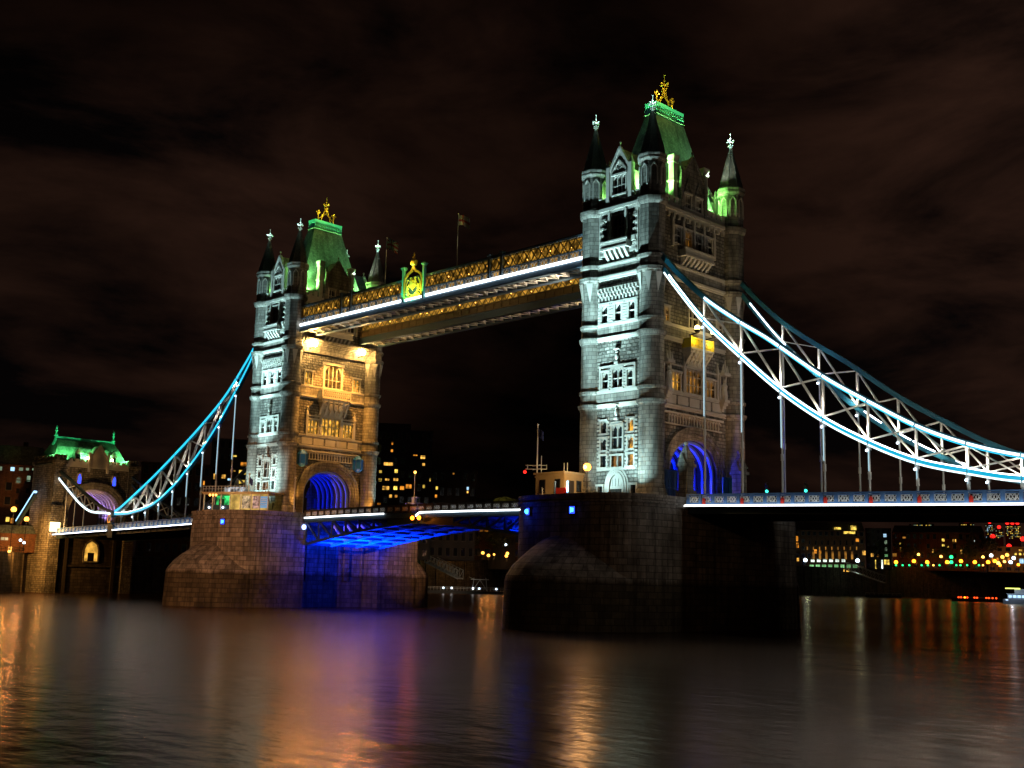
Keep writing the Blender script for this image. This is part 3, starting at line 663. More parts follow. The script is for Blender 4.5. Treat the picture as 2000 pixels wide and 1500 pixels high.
# ------------------------------------------------------------------ piers
ZW = -17.2
def make_pier():
    root = thing('bridge_pier', (0,0,0), '', 'pier')
    def plan(r, yc, recess=4.6, n=22):
        pts = []; se = lambda v: math.copysign(abs(v)**(2/3.5), v) if abs(v) > 1e-9 else 0.0
        for i in range(n+1): t = PI+PI*i/n; pts.append((r*se(math.cos(t)), -yc+(r+1.35)*se(math.sin(t))))
        for i in range(n+1): t = PI*i/n; pts.append((r*se(math.cos(t)), yc+(r+1.35)*se(math.sin(t))))
        if recess: pts += [(-r, 8.2), (-r+recess, 8.2), (-r+recess, -8.2), (-r, -8.2)]   # opening for the bascule on the river side
        return pts
    def ring(mb, r, yc, z0, z1, rec=4.6, r2=None):
        a = plan(r, yc, rec); b = plan(r2 or r, yc, rec); mb.prism([(x,y,z0) for x, y in a],[(x,y,z1) for x, y in b])
    mb = MB(); ring(mb, 10.75, 9.2, -22, -2.6, r2=10.65); ring(mb, 10.55, 9.2, -2.6, -1.9)
    mb.build('pier_body', M_PIER, root)
    mb = MB(); ring(mb, 10.85, 9.2, -1.9, -1.7); ring(mb, 10.62, 9.2, -1.7, -1.2); ring(mb, 10.8, 9.2, -1.2, -.85)
    mb.build('coping', M_PIER, root)
    for s in (-1, 1):                                   # pointed cutwater with a half-domed cap
        mb = MB(); n = 10
        def outline(k, z):
            q = []
            for i in range(-n, n+1):
                f = i/n; q.append((9.5*k*math.copysign(abs(f)**.85, f), s*(8.0+(10.2+9.6*(1-abs(f)**1.7))*k), z))
            return q
        rings = [outline(1.02,-22), outline(1.0,-11.5), outline(.99,-10.9)]
        for t in range(1,7): f = t/6; rings.append(outline(.99-.46*f**1.25, -10.9+6.4*f**.92))
        for a, b in zip(rings, rings[1:]):
            for i in range(len(a)-1): mb.uv[len(mb.f)] = [(i*1.7,a[i][2]),((i+1)*1.7,a[i][2]),((i+1)*1.7,b[i][2]),(i*1.7,b[i][2])]; mb.quad(a[i],a[i+1],b[i+1],b[i])
        mb.quad(*rings[-1])
        mb.build('cutwater', M_PIER, root)
    mb = MB(); mb.box(-6.05,10.5,-8.1,8.1,-1.7,-1.35); mb.build('roadway', M_ROAD, root)
    mb = MB()                                           # chamber wall panels seen below the bascule
    for y in (-8.2,-4.2,0,4.2,8.2): mb.box(-6.45,-5.4,max(-8.15,y-.55),min(8.15,y+.55),-12.5,-5.2)
    mb.box(-6.6,-5.3,-8.15,8.15,-5.2,-4.4); mb.build('chamber_pilasters', M_PIER, root)
    return root
pier = make_pier(); pier.location = (41.25,0,0)
tag(pier, 'dark granite river pier under the nearest tower, blue lamp on its rounded end', 'pier', 'granite bridge piers')
far_pier = copy_tree(pier); far_pier.location = (-41.25,0,0); far_pier.rotation_euler = (0,0,PI)
tag(far_pier, 'granite river pier under the farther tower, lit brown with a blue recess below the bascule', 'pier', 'granite bridge piers')
def bulkhead(x, y, lit, label, core=False):
    a = math.atan2(y+9.2, x-(41.25 if x > 0 else -41.25)); t = thing('bulkhead_lamp', (x,y,-2.9), label, 'lamp', 'blue lamps along the pier ends', a)
    MB().box(-.1,.16,-.42,.42,-.5,.5).build('lamp_housing', M_BLACK, t)
    MB().box(.16,.24,-.34,.34,-.42,.42).build('lens', M_BLED, t)
    if core: MB().ball((.34,0,0),.3,8).build('bulb', M_BLEDC, t)
    else: MB().box(.24,.30,-.12,.22,-.2,.25).box(.245,.305,-.2,-.1,-.3,.3).build('bulb', M_BLEDC, t)
def onpier(cx, ang):
    c, s_ = math.cos(math.radians(ang)), math.sin(math.radians(ang)); k = (abs(c)/10.72)**3.5+(abs(s_)/12.07)**3.5; k = k**(-1/3.5); return cx+k*c, -9.2+k*s_
x, y = onpier(41.25, 247); bulkhead(x, y, 1, 'round blazing blue lamp on the left side of the nearest pier', True); point('pier_lamp', (x-.3,y-1.2,-2.9), 50, BLUE, .1)
x, y = onpier(41.25, 282); bulkhead(x, y, 1, 'square blue lamp in the middle of the nearest pier end')
x, y = onpier(-41.25, 292); bulkhead(x, y, 1, 'square blue lamp in the middle of the farther pier end')
x, y = onpier(-41.25, 212); bulkhead(x, y, 1, 'blue lamp at the left edge of the farther pier beside the side span')

# ------------------------------------------------------------------ side spans
def zd(x): return -1.86 - (abs(x)-51.7)*.0232           # level of the light strip along the side spans
def make_parapet(parent, X0, X1, y, zf, pitch, frame, latt, h=1.25, shield=0, name='parapet'):
    mb = MB(); lt = MB(); n = max(1, round(abs(X1-X0)/pitch)); s = -1 if y < 0 else 1
    for i in range(n):
        a = X0+(X1-X0)*i/n; b = X0+(X1-X0)*(i+1)/n; za, zb_ = zf(a), zf(b); d = 1 if b > a else -1
        mb.bar((a,y,za+h),(b,y,zb_+h),.34,.16); mb.bar((a,y,za+.16),(b,y,zb_+.16),.26,.14); mb.bar((a,y,za+h*.84),(b,y,zb_+h*.84),.2,.12)
        mb.box(min(a,a+d*.42),max(a,a+d*.42),y-.2,y+.2,za,za+h+.06)
        a2 = a+d*.46; b2 = b-d*.05; z0, z1 = za+.24, za+h*.78; m_ = (a2+b2)/2; yy = y+s*.02
        for k in range(3):
            u = a2+(b2-a2)*k/3; v = a2+(b2-a2)*(k+1)/3; lt.bar((u,yy,z0),(v,yy,z1),.05,.07,(0,1,0)); lt.bar((u,yy,z1),(v,yy,z0),.05,.07,(0,1,0))
        c = [(m_+.3*math.cos(t*PI/4),yy,(z0+z1)/2+.3*math.sin(t*PI/4)) for t in range(9)]; lt.path(c,.05,.07,(0,1,0))
        for zz in (z0, z1): lt.bar((a2,yy,zz),(b2,yy,zz),.05,.07)
        lt.bar((a2,yy,z0),(a2,yy,z1),.05,.07,(0,1,0)); lt.bar((b2,yy,z0),(b2,yy,z1),.05,.07,(0,1,0))
    o = mb.build(name, frame, parent); lt.build('lattice_panels', latt, o); return o
def make_span(s, label):
    root = thing('road_span', (s*51.9,0,0), label, 'bridge deck', 'side spans of the bridge')
    L = lambda x: x-s*51.9
    X0, X1 = s*51.95, s*131.0
    mb = MB(); z0, z1 = zd(X0), zd(X1)
    mb.prism([(L(X0),-9,z0-.3),(L(X0),9,z0-.3),(L(X0),9,z0+.25),(L(X0),-9,z0+.25)],[(L(X1),-9,z1-.3),(L(X1),9,z1-.3),(L(X1),9,z1+.25),(L(X1),-9,z1+.25)])
    mb.build('roadway', M_ROAD, root)
    for y in (-8.7, 8.7):
        mb = MB(); mb.prism([(L(X0),y-.25,z0-.85),(L(X0),y+.25,z0-.85),(L(X0),y+.25,z0-.25),(L(X0),y-.25,z0-.25)],[(L(X1),y-.25,z1-.85),(L(X1),y+.25,z1-.85),(L(X1),y+.25,z1-.25),(L(X1),y-.25,z1-.25)])
        sg = -1 if y < 0 else 1
        for i in range(30): x = X0+(X1-X0)*(i+.5)/30; mb.bar((L(x),y+sg*.3,zd(x)-.8),(L(x),y+sg*.3,zd(x)-.3),.16,.1)
        mb.bar((L(X0),y,z0-.9),(L(X1),y,z1-.9),.8,.12)
        mb.build('edge_girder', M_DKP, root)
    mb = MB()
    for i in range(29): x = X0+(X1-X0)*(i+.5)/29; mb.box(L(x)-.15,L(x)+.15,-8.4,8.4,zd(x)-.8,zd(x)-.31)
    mb.build('cross_girders', M_DKP, root)
    for y in (-9.15, 9.15):
        make_parapet(root, L(X0), L(X1), y, lambda x: zd(x+s*51.9)+.12, 1.82, M_BLUEP, M_LATT)
        if y < 0 or s > 0:
            sg = -1 if y < 0 else 1
            segs = ((X0, X1),) if s > 0 else ((X0, -100.6), (-103.4, X1))
            for a, b in segs:
                mb = MB(); mb.bar((L(a),y+sg*.62,zd(a)-.02),(L(b),y+sg*.62,zd(b)-.02),.16,.22); mb.build('light_strip', M_WHITE, root); MB().bar((L(a),y+sg*.40,zd(a)-.17),(L(b),y+sg*.40,zd(b)-.17),1.1,.06).build('strip_light_shield', M_DKP, root)  # shield added below the strip to keep its light off the fascia
    if s > 0:
        for x in (54.6,60.1,65.6,71.1,76.6,82.1,87.6,93.1,98.6):
            mb = MB(); z = zd(x); mb.box(L(x)-.2,L(x)+.2,-9.42,-9.3,z+.2,z+.75); mb.frus(L(x),-9.36,z+.75,.2,.06,z+.95,.02,.06); mb.build('shield', M_REDP, root)
    return root
make_span(1, 'right hand road span with blue and white lattice parapet above a white light strip')
make_span(-1, 'left hand road span running from the farther pier to the gatehouse with green roof')

# ------------------------------------------------------------------ suspension chains
PXS = [54.6+5.45*i for i in range(9)]
M_HANG = glow('hanger_lamp_glow', (.55,.85,1), .9)  # lamplight on the hangers, put into an emission colour
UPR = [(47.6,31.4),(50.5,28.2),(54.6,24.3),(60,20.3),(63.8,17.8),(71.2,12.3),(76.7,8.9),(82.5,5.6),(87.9,3.4),(93,2.0),(98.5,1.0),(101.9,.55)]
LOW = [(47.8,29.7),(50.5,26.2),(54.6,21.3),(60.3,15.9),(65.8,11.1),(71.2,7.3),(76.6,4.35),(82,2.05),(87.25,.74),(92.9,-.3),(98,-.2),(101.9,.1)]
UPL = [(48.6,31.2),(50.7,29.0),(57.9,22.7),(65.8,17.7),(75.2,12.6),(85.2,7.6),(93.5,3.9),(98.9,1.6),(101.9,.9)]
LOWL = [(48.8,29.9),(50.6,27.5),(55.9,21.6),(60.8,16.6),(66.1,12.2),(71.5,8.4),(76.2,5.5),(84.2,2.1),(93,.6),(98,.4),(101.9,.5)]
def interp(T, x):
    n = len(T)
    for i in range(n-1):
        if T[i][0] <= x <= T[i+1][0]:
            p0 = T[max(i-1,0)]; p1 = T[i]; p2 = T[i+1]; p3 = T[min(i+2,n-1)]; h = p2[0]-p1[0]; t = (x-p1[0])/h
            m1 = (p2[1]-p0[1])/(p2[0]-p0[0]); m2 = (p3[1]-p1[1])/(p3[0]-p1[0])
            return (2*t**3-3*t*t+1)*p1[1]+(t**3-2*t*t+t)*h*m1+(-2*t**3+3*t*t)*p2[1]+(t**3-t*t)*h*m2
    return T[0][1] if x < T[0][0] else T[-1][1]
def make_chain(s, y, U, W, style, label):
    X0 = U[0][0]; root = thing('suspension_chain', (s*X0,y,0), label, 'suspension chain', 'suspension chains of the bridge')
    L = lambda x: s*(x-X0); o = -1 if y < 0 else 1
    xs = [X0+(101.9-X0)*i/60 for i in range(61)]
    up = [(L(x),0,interp(U,x)) for x in xs]; lo = [(L(x),0,interp(W,x)) for x in xs]
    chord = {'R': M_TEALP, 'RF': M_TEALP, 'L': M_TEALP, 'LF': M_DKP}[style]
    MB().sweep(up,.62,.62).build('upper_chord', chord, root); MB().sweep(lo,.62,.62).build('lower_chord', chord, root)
    def strip(x0, x1, T, dz, wd, ht, mt, dy=.33, n=40):
        cuts = [x0]+[c for c in PXS if x0+.8 < c < x1-.8]+[x1]            # one LED fitting per panel, with a gap at each joint
        for c0, c1 in zip(cuts, cuts[1:]):
            if x1-x0 > 6: c0 += .09; c1 -= .09
            k = 6; q = [(L(c0+(c1-c0)*i/k), -dy, interp(T,c0+(c1-c0)*i/k)+dz) for i in range(k+1)]
            MB().sweep(q,wd,ht).build('light_strip', mt, root)
    if style == 'R':
        strip(54.7,101.5,U,-.02,.14,.30,M_ICE); strip(54.7,101.5,U,-.30,.10,.12,M_CYAN2)
        strip(48.4,101.5,W,-.30,.14,.20,M_ICE); strip(49.2,101.5,W,.30,.16,.15,M_WHITE,.30); strip(49.2,101.5,W,.0,.05,.30,M_CYAN,.32)  # cyan band stands for the lit chord face between both LED lines
    elif style == 'RF':
        for a, b in ((49.6,55.2),(56.4,60.2),(66.5,68.8),(71.2,72.6),(72.9,75.6),(78.2,79.6),(82.2,83.2)): strip(a,b,W,.32,.2,.16,M_WHITE,.30,10)
    elif style == 'L':
        strip(49.0,101,U,.0,.10,.50,M_CYAN2); strip(49.2,101,W,.02,.10,.42,M_CYAN2); strip(84,101,W,.33,.18,.14,M_WHITE,.2)  # broad cyan bands glow in place of the LED-lit chord faces
    else:
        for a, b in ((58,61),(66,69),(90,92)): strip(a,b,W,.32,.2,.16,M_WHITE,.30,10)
    px = [49.0]+[54.6+5.45*i for i in range(9)]
    for i, x in enumerate(px):
        if 0 < i < 9 and style in ('R','RF','L'): point('chain_fill', (s*x, y-.9, interp(W,x)+1.2), ((60 if i == 1 else 240) if s > 0 else 150), (1,.88,.72), .05)  # unseen lamps added to brighten the braces
        zu, zl = interp(U,x), interp(W,x)
        if i: MB().bar((L(x),0,zl+.2),(L(x),0,zu-.2),.26,.26,(0,1,0)).build('vertical', M_LATT, root)
        if 0 < i < len(px)-1:
            x2 = px[i+1]; vu, vl = interp(U,x2), interp(W,x2)
            for a, b in (((x,zl+.25),(x2,vu-.25)),((x,zu-.25),(x2,vl+.25))):
                if style in ('L','LF') and a[1] < zl+.5 and False: continue
                mb = MB()
                for e in (-.16,.16): mb.bar((L(a[0]),e,a[1]),(L(b[0]),e,b[1]),.10,.24,(0,1,0))
                for k in range(6): f = (k+.5)/6; mb.bar((L(a[0]+(b[0]-a[0])*f),-.2,a[1]+(b[1]-a[1])*f),(L(a[0]+(b[0]-a[0])*f),.2,a[1]+(b[1]-a[1])*f),.06)
                mb.build('brace', M_LATT, root)
        if 0 < i < 10:
            zt = zl-.2; zb_ = zd(s*x)+1.2
            if zt-zb_ > .5:
                mb = MB(); mb.tube((L(x),0,zt-.6),(L(x),0,zb_),.12,8); mb.box(L(x)-.2,L(x)+.2,-.2,.2,zt-.7,zt+.1); zm = zb_+(zt-zb_)*.36; mb.tube((L(x),0,zm-.4),(L(x),0,zm+.4),.19,8)
                mb.tube((L(x),0,zb_),(L(x),0,zb_+.25),.25,8,.14)
                h = mb.build('hanger', M_METAL, root, True)
                if zt-zb_ > 2: MB().ball((L(x)-s*.1,-.34 if o<0 else -.34,zt-.75),.15,8).build('lamp', M_COLDL, h)
                if zt-zb_ > 2 and style in ('R','L'): MB().bar((L(x),-.17,zb_+(zt-zb_)*.45),(L(x),-.17,zt-.9),.05,.16,(0,1,0)).build('light_strip', M_HANG, h)  # added glowing strip, stands for lamplight falling on the upper hanger
    MB().lathe([(.55,-.5),(.7,-.4),(.7,.4),(.55,.5)],0,0,16).build('pin', M_TEALP, root)
    k = [q for q in C.objects if q.parent == root][-1]; k.location = (L(101.9),0,.45); k.rotation_euler = (PI/2,0,0)
    return root
make_chain(1, -9.1, UPR, LOW, 'R', 'brightly lit white suspension chain truss on the near side of the right hand span')
make_chain(1, 9.1, UPR, LOW, 'RF', 'dim blue suspension chain with short white light dashes behind the brightly lit right hand one')
make_chain(-1, -9.1, UPL, LOWL, 'L', 'cyan lit suspension chain rising on the near side of the left hand span')
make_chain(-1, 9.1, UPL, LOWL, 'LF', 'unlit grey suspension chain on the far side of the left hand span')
for y, mt, lab in ((-9.1, 1, 'short chain with white lit lower edge climbing from the span to the near gatehouse corner'), (9.1, 0, 'short dark chain climbing to the far corner of the gatehouse')):
    root = thing('short_chain', (-101.9,y,0), lab, 'suspension chain', 'short chains to the gatehouse')
    US = [(101.9,.8),(108,2.2),(116,5.2),(124,8.6),(131.5,11.4)]; LS = [(101.9,.4),(106,.75),(112.4,1.2),(118,3.0),(124,5.9),(131.5,9.8)]
    xs = [101.9+29.5*i/24 for i in range(25)]
    MB().sweep([(-(x-101.9),0,interp(US,x)) for x in xs],.6,.5).build('upper_chord', M_DKP, root)
    MB().sweep([(-(x-101.9),0,interp(LS,x)) for x in xs],.6,.5).build('lower_chord', M_DKP, root)
    if mt: MB().sweep([(-(x-101.9),-.36,interp(LS,x)+.1) for x in xs],.14,.42).build('light_strip', M_ICE, root)
    for i in range(1,6):
        x = 101.9+i*4.9; MB().bar((-(x-101.9),0,interp(LS,x)),(-(x-101.9),0,interp(US,x)),.22).build('vertical', M_LATT, root)
        if i < 5: MB().bar((-(x-101.9),0,interp(LS,x)),(-(x+4.9-101.9),0,interp(US,x+4.9)),.2).bar((-(x-101.9),0,interp(US,x)),(-(x+4.9-101.9),0,interp(LS,x+4.9)),.2).build('brace', M_LATT, root)
        if i in (3,4,5): MB().tube((-(x-101.9),0,zd(x)+1.2),(-(x-101.9),0,interp(LS,x)),.13).build('hanger', M_METAL, root)
# pin pedestals at the low point
for y, lab in ((-9.3,'blue pedestal under the chain joint at the middle of the left hand span, near side'),(9.3,'pedestal under the chain joint of the left hand span, far side')):
    t = thing('pin_pedestal', (-101.9,y,zd(102)), lab, 'pedestal', 'pedestals under the chain joints')
    MB().box(-1.2,1.2,-.35,.35,-1.6,.9).build('pedestal', M_DKP, t); MB().frus(0,0,.9,1.0,.3,1.7,.35,.3).build('cap', M_BLUEP, t)
    mb = MB(); c = [(.62*math.cos(t2*PI/8),-.72,2.35+.8*math.sin(t2*PI/8)) for t2 in range(17)]; mb.path(c,.18,.14,(0,1,0)); mb.build('roundel', M_GOLD, t)

# ------------------------------------------------------------------ high level walkways
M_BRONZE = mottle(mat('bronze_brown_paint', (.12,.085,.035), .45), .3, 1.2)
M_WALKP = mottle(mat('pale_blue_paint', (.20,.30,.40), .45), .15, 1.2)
def make_walkway(s, label):
    root = thing('high_walkway', (0,s*7.0,32.5), label, 'walkway', 'high level walkways')
    Xa = 35.3; yo = 1.8; z = 0
    def lat(y, z0, z1, mb, pitch, r, X0=-Xa, X1=Xa, skip=()):
        n = int((X1-X0)/pitch)
        for i in range(n):
            a = X0+(X1-X0)*i/n; b = X0+(X1-X0)*(i+1)/n
            if any(q0 < a < q1 for q0, q1 in skip): continue
            mb.bar((a,y,z0),(b,y,z1),r,.06,(0,1,0)); mb.bar((a,y,z1),(b,y,z0),r,.06,(0,1,0))
    MB().box(-Xa,Xa,-yo,yo,.35,.6).build('floor', M_TIMBER, root)
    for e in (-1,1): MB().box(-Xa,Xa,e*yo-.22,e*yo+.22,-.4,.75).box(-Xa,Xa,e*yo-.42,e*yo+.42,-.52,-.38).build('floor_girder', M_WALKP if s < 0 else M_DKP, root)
    mb = MB()
    for i in range(33): x = -Xa+1.1+i*2.15; mb.box(x-.09,x+.09,-yo+.2,yo-.2,-.15,.34)
    for i in range(32):
        x = -Xa+1.1+i*2.15; mb.bar((x,-yo+.2,-.2),(x+2.15,yo-.2,-.2),.12); mb.bar((x,yo-.2,-.26),(x+2.15,-yo+.2,-.26),.12)
    mb.build('soffit_lattice', M_LATT, root)
    for e in (-1,1):
        outer = e == s
        mb = MB()
        for zz, h in ((.85,.14),(1.95,.2),(4.0,.3)): mb.box(-Xa,Xa,e*yo-.2,e*yo+.2,zz,zz+h)
        MB().box(-Xa,Xa,e*yo-.06,e*yo+.06,.9,1.93).build('inner_panel', M_BRONZE, root) if not outer else None
        for i in range(36): x = -Xa+.5+i*2.0; mb.box(x-.09,x+.09,e*yo-.16,e*yo+.16,.8,2.05)
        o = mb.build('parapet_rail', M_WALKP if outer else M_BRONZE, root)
        pb = MB(); yy = e*yo+(e*.02)
        if outer: lat(yy,1.0,1.95,pb,.66,.12); pb.build('parapet_panels', M_LATT, o)
        lb = MB(); lat(e*yo,2.1,4.0,lb,1.45,.17); lat(e*yo+e*.02,2.1,4.0,lb,.725,.05) if outer else None
        lb.build('side_lattice', M_BRONZE, root)
        if outer:
            for a, b in ((-Xa,-5.3),(-5.25,.55),(.6,Xa)): MB().box(a,b,e*(yo+.26)-.1,e*(yo+.26)+.1,.55,.95).build('light_strip', M_WHITE, root)
        MB().quad((-Xa,e*1.3,2.1),(Xa,e*1.3,2.1),(Xa,e*1.3,4.0),(-Xa,e*1.3,4.0)).build('glazing', M_GLAZE, root)
    MB().box(-Xa,Xa,-yo-.1,yo+.1,4.3,4.45).box(-Xa,Xa,-1.2,1.2,4.45,4.7).build('roof', M_DKP, root)
    for i in range(24):
        x = -Xa+2+i*2.9
        for e in (-1,1): MB().ball((x+(.7 if i%3 else -.4),e*1.48,3.35-(i%4)*.22),.10,6).build('lamp', M_SODS, root)
    fr = [(14.9,17.6),(-22.4,-19.7)]
    for a, b in fr:
        mb = MB()
        for x in (a,b): mb.box(x-.2,x+.2,s*(yo+.05)-.3,s*(yo+.05)+.3,.9,4.5); mb.box(x-.32,x+.32,s*(yo+.05)-.4,s*(yo+.05)+.4,4.5,4.8)
        mb.box(a+.2,b-.2,s*(yo+.05)-.08,s*(yo+.05)+.08,4.3,4.5); mb.build('pilaster_frame', M_WALKP, root)
    return root
M_GLAZE = glow('walkway_interior', (1,.50,.06), .40, .85, .8)
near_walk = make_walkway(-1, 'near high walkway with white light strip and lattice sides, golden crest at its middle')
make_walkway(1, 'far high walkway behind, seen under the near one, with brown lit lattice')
# the crest on the near walkway
cr_ = thing('crest_frame', (-2.4,-9.35,33.1), 'glowing gilded crest in a green ogee frame at the middle of the near walkway', 'crest')
mb = MB()
for e in (-1,1): mb = MB(); mb.box(e*2.55-.22,e*2.55+.22,-.25,.2,-.3,5.0); mb.frus(e*2.55,0,5.0,.24,.24,5.4,.42,.42); mb.frus(e*2.55,0,5.4,.42,.42,5.6,.3,.3); mb.box(e*2.55-.3,e*2.55+.3,-.3,.25,.9,1.1); mb.build('post', M_COPPER, cr_)
M_CREST = mottle(mat('crest_gold', (.75,.60,.12), .4, .2), .4, 1.5)
mb = MB(); MBk = MB(); MBk.box(-2.3,2.3,.0,.12,.2,3.6); MBk.build('back_panel', M_DKP, cr_)
og = [(-2.2,0,.2),(-2.2,0,3.0),(-1.95,0,3.7),(-1.3,0,4.2),(-.6,0,4.5),(-.2,0,4.95),(0,0,5.5),(.2,0,4.95),(.6,0,4.5),(1.3,0,4.2),(1.95,0,3.7),(2.2,0,3.0),(2.2,0,.2)]
mb.path([(a,-.15,c) for a,_,c in og],.34,.3,(0,1,0)); mb.bar((-2.2,-.15,.3),(2.2,-.15,.3),.3); mb.build('ogee_arch', M_GOLD, cr_)
mb = MB()
rr = random.Random(5)
sh = [(-.75,-.12,3.0),(.75,-.12,3.0),(.75,-.12,2.0),(0,-.12,1.25),(-.75,-.12,2.0)]
mb.prism(sh,[(a,-.28,c) for a,_,c in sh])
for e in (-1,1):
    for k in range(9):
        t = k/9; cx, cz = e*(.95+.55*math.sin(t*6)), .6+t*3.0; r = .34-.12*t
        mb.path([(cx+r*math.cos(q*PI/4),-.15,cz+r*math.sin(q*PI/4)) for q in range(8)],.10,.12,(0,1,0))
    mb.path([(e*.1,-.15,.5),(e*.8,-.15,.8),(e*1.5,-.15,1.6),(e*1.7,-.15,2.5),(e*1.3,-.15,3.3)],.14,.14,(0,1,0))
mb.box(-.1,.1,-.34,-.27,1.4,2.95); mb.box(-.7,.7,-.345,-.275,2.3,2.5)
mb.build('heraldic_shield', M_CREST, cr_)
mb = MB(); mb.lathe([(.25,5.4),(.55,5.6),(.62,6.1),(.3,6.5),(.1,6.6)],0,-.15,10); mb.ball((0,-.15,6.8),.26,7); mb.ball((0,-.15,7.3),.2,7); mb.tube((0,-.15,6.6),(0,-.15,7.6),.08,5)
for e in (-1,1): mb.ball((e*.55,-.15,6.2),.2,6)
mb.build('crown', M_GOLD, cr_)
spot('crest_lamp', (-4.2,-10.9,32.7), (-2.8,-9.4,36), 900, (.10,1,.55), 120, .6); spot('crest_lamp', (-.8,-10.9,32.7), (-2.2,-9.4,36.5), 1900, (.85,1,.12), 120, .6); point('crest_lamp', (-2.4,-10.4,38.6), 160, (1,.7,.1), .05)

# flags above the walkways
def flag(x, y, z0, z1, fw, fh, mats, label):
    t = thing('flagpole', (x,y,z0), label, 'flag', 'flags above the walkways'); h = z1-z0
    MB().tube((0,0,0),(0,0,h),.09,7,.05).ball((0,0,h),.14,6).build('pole', M_METAL, t)
    n, k = 14, 10; parts = {}
    for i in range(n):
        for j in range(k):
            u, v = (i+.5)/n, (j+.5)/k; q = parts.setdefault(mats(u,v), MB())
            def P(a, b): a/=n; b/=k; return (a*fw*.94, .28*math.sin(a*7+b)*a, h-.25-fh+b*fh-.85*a*a*fw*.5)
            q.quad(P(i,j),P(i+1,j),P(i+1,j+1),P(i,j+1))
    nm = list(parts)[0]; base = parts[nm].build('flag_cloth', nm, t)
    for m2 in list(parts)[1:]: parts[m2].build('flag_pattern', m2, base)
FW_ = mat('white_cloth', (.55,.5,.42), .9); FR_ = mat('red_cloth', (.40,.03,.03), .9); FB_ = mat('blue_cloth', (.03,.04,.16), .9)
flag(5.3, -7, 37.2, 46.3, 2.6, 1.7, lambda u,v: FR_ if abs(v-.5) < .12 or abs(u-.5) < .08 else FW_, 'pale flag with a red cross on a tall pole above the near walkway')
def uj(u, v):
    if abs(v-.5) < .1 or abs(u-.5) < .07: return FR_
    if abs(v-.5) < .2 or abs(u-.5) < .13: return FW_
    d = min(abs(u-v), abs(u+v-1)); return FR_ if d < .07 else FW_ if d < .16 else FB_
flag(-12.9, -7, 37.2, 45.9, 3.0, 1.9, uj, 'dark red white and blue flag on a pole beside the farther tower')
spot('flag_lamp', (5.0,-9.6,37), (6.4,-7,45), 350, (1,.85,.6), 40)

# ------------------------------------------------------------------ bascules
def make_bascule(s, label):                             # s=-1: leaf hinged at the far pier
    root = thing('bascule_leaf', (s*30.5,0,0), label, 'bascule', 'bascule leaves over the river')
    X0, X1 = s*35.0, s*.25; L = lambda x: x-s*30.5
    zt = lambda x: -1.55-(abs(x)/30)**2*.25
    zb_ = lambda x: -3.0-.35*(abs(x)/30)-2.9*(max(0,abs(x)-1)/29)**1.5
    n = 16; xs = [s*30.3+(X1-s*30.3)*i/n for i in range(n+1)]
    mb = MB(); mb.sweep([(L(x),0,zt(x)-.1) for x in [X0]+xs],17.2,.5); mb.build('roadway', M_ROAD, root)
    for y in (-8.2,-2.75,2.75,8.2):
        mb = MB(); mb.sweep([(L(x),y,zb_(x)) for x in xs],.55,.42); mb.sweep([(L(x),y,zt(x)-.55) for x in xs],.5,.5)
        for i in range(0,n-3,2):
            a, b = xs[i], xs[i+2]; mb.bar((L(a),y,zb_(a)),(L(a),y,zt(a)-.5),.3,.3,(0,1,0))
            if i < n-4: mb.bar((L(a),y,zt(a)-.6),(L(b),y,zb_(b)),.28,.3,(0,1,0))
        for i in range(n-4,n): a, b = xs[i], xs[i+1]; mb.prism([(L(a),y-.1,zb_(a)),(L(a),y+.1,zb_(a)),(L(a),y+.1,zt(a)-.5),(L(a),y-.1,zt(a)-.5)],[(L(b),y-.1,zb_(b)),(L(b),y+.1,zb_(b)),(L(b),y+.1,zt(b)-.5),(L(b),y-.1,zt(b)-.5)])
        mb.build('main_girder', M_DKP if y < -5 else M_LATT, root)  # shade of the front girder and light on the inner ones put into paint
    for i in range(0,n,2):
        x = xs[i]; mb = MB(); mb.box(L(x)-.15,L(x)+.15,-8,8,zb_(x)-.1,zb_(x)+.25); mb.box(L(x)-.12,L(x)+.12,-8,8,zt(x)-1.1,zt(x)-.4); mb.build('cross_girder', M_DKP, root)
    mb = MB()
    for i in range(n):
        a, b = xs[i], xs[i+1]
        for ya, yb in ((-8,-2.8),(-2.7,2.7),(2.8,8)):
            mb.quad((L(a),ya+.3,zb_(a)+.2+.1),(L(b),ya+.3,zb_(b)+.3),(L(b),yb-.3,zb_(b)+.3),(L(a),yb-.3,zb_(a)+.3)) if i % 4 != 3 else None
    mb.build('soffit_plates', M_LATT, root)
    for y in (-8.75,8.75):
        make_parapet(root, L(s*30.2), L(X1), y, lambda x: zt(x+s*30.5)+.15, 1.85, M_TIMBER, M_LATT, 1.15)
        mb = MB(); mb.sweep([(L(x),y,zt(x)-.35) for x in xs],.2,.75); mb.build('fascia', M_DKP, root)
    a, b = (-30.0,-8.1) if s < 0 else (.9,30.0)
    q = [(L(a+(b-a)*i/20),-8.98,zt(a+(b-a)*i/20)+.06) for i in range(21)]
    if s > 0: q = [(L(-.1),-8.98,zt(0)-.45),(L(.4),-8.98,zt(0)-.1)]+q
    MB().sweep(q,.14,.22).build('light_strip', M_WHITE, root)
    return root
make_bascule(-1, 'bascule leaf hinged at the farther pier, its underside lit bright blue')
make_bascule(1, 'bascule leaf hinged at the nearest pier with white strip over blue lattice girders')
for i, x in enumerate((-.55, 1.05)):
    t = thing('navigation_lamp', (x,-9.05,-2.35), ('left' if i == 0 else 'right')+' one of the two orange lamps at the middle of the bascules', 'lamp', 'orange lamps at mid span')
    MB().box(-.28,.28,-.1,.3,-.35,.35).build('housing', M_BLACK, t); MB().ball((0,-.22,0),.33,9).build('lens', M_ORNG, t)
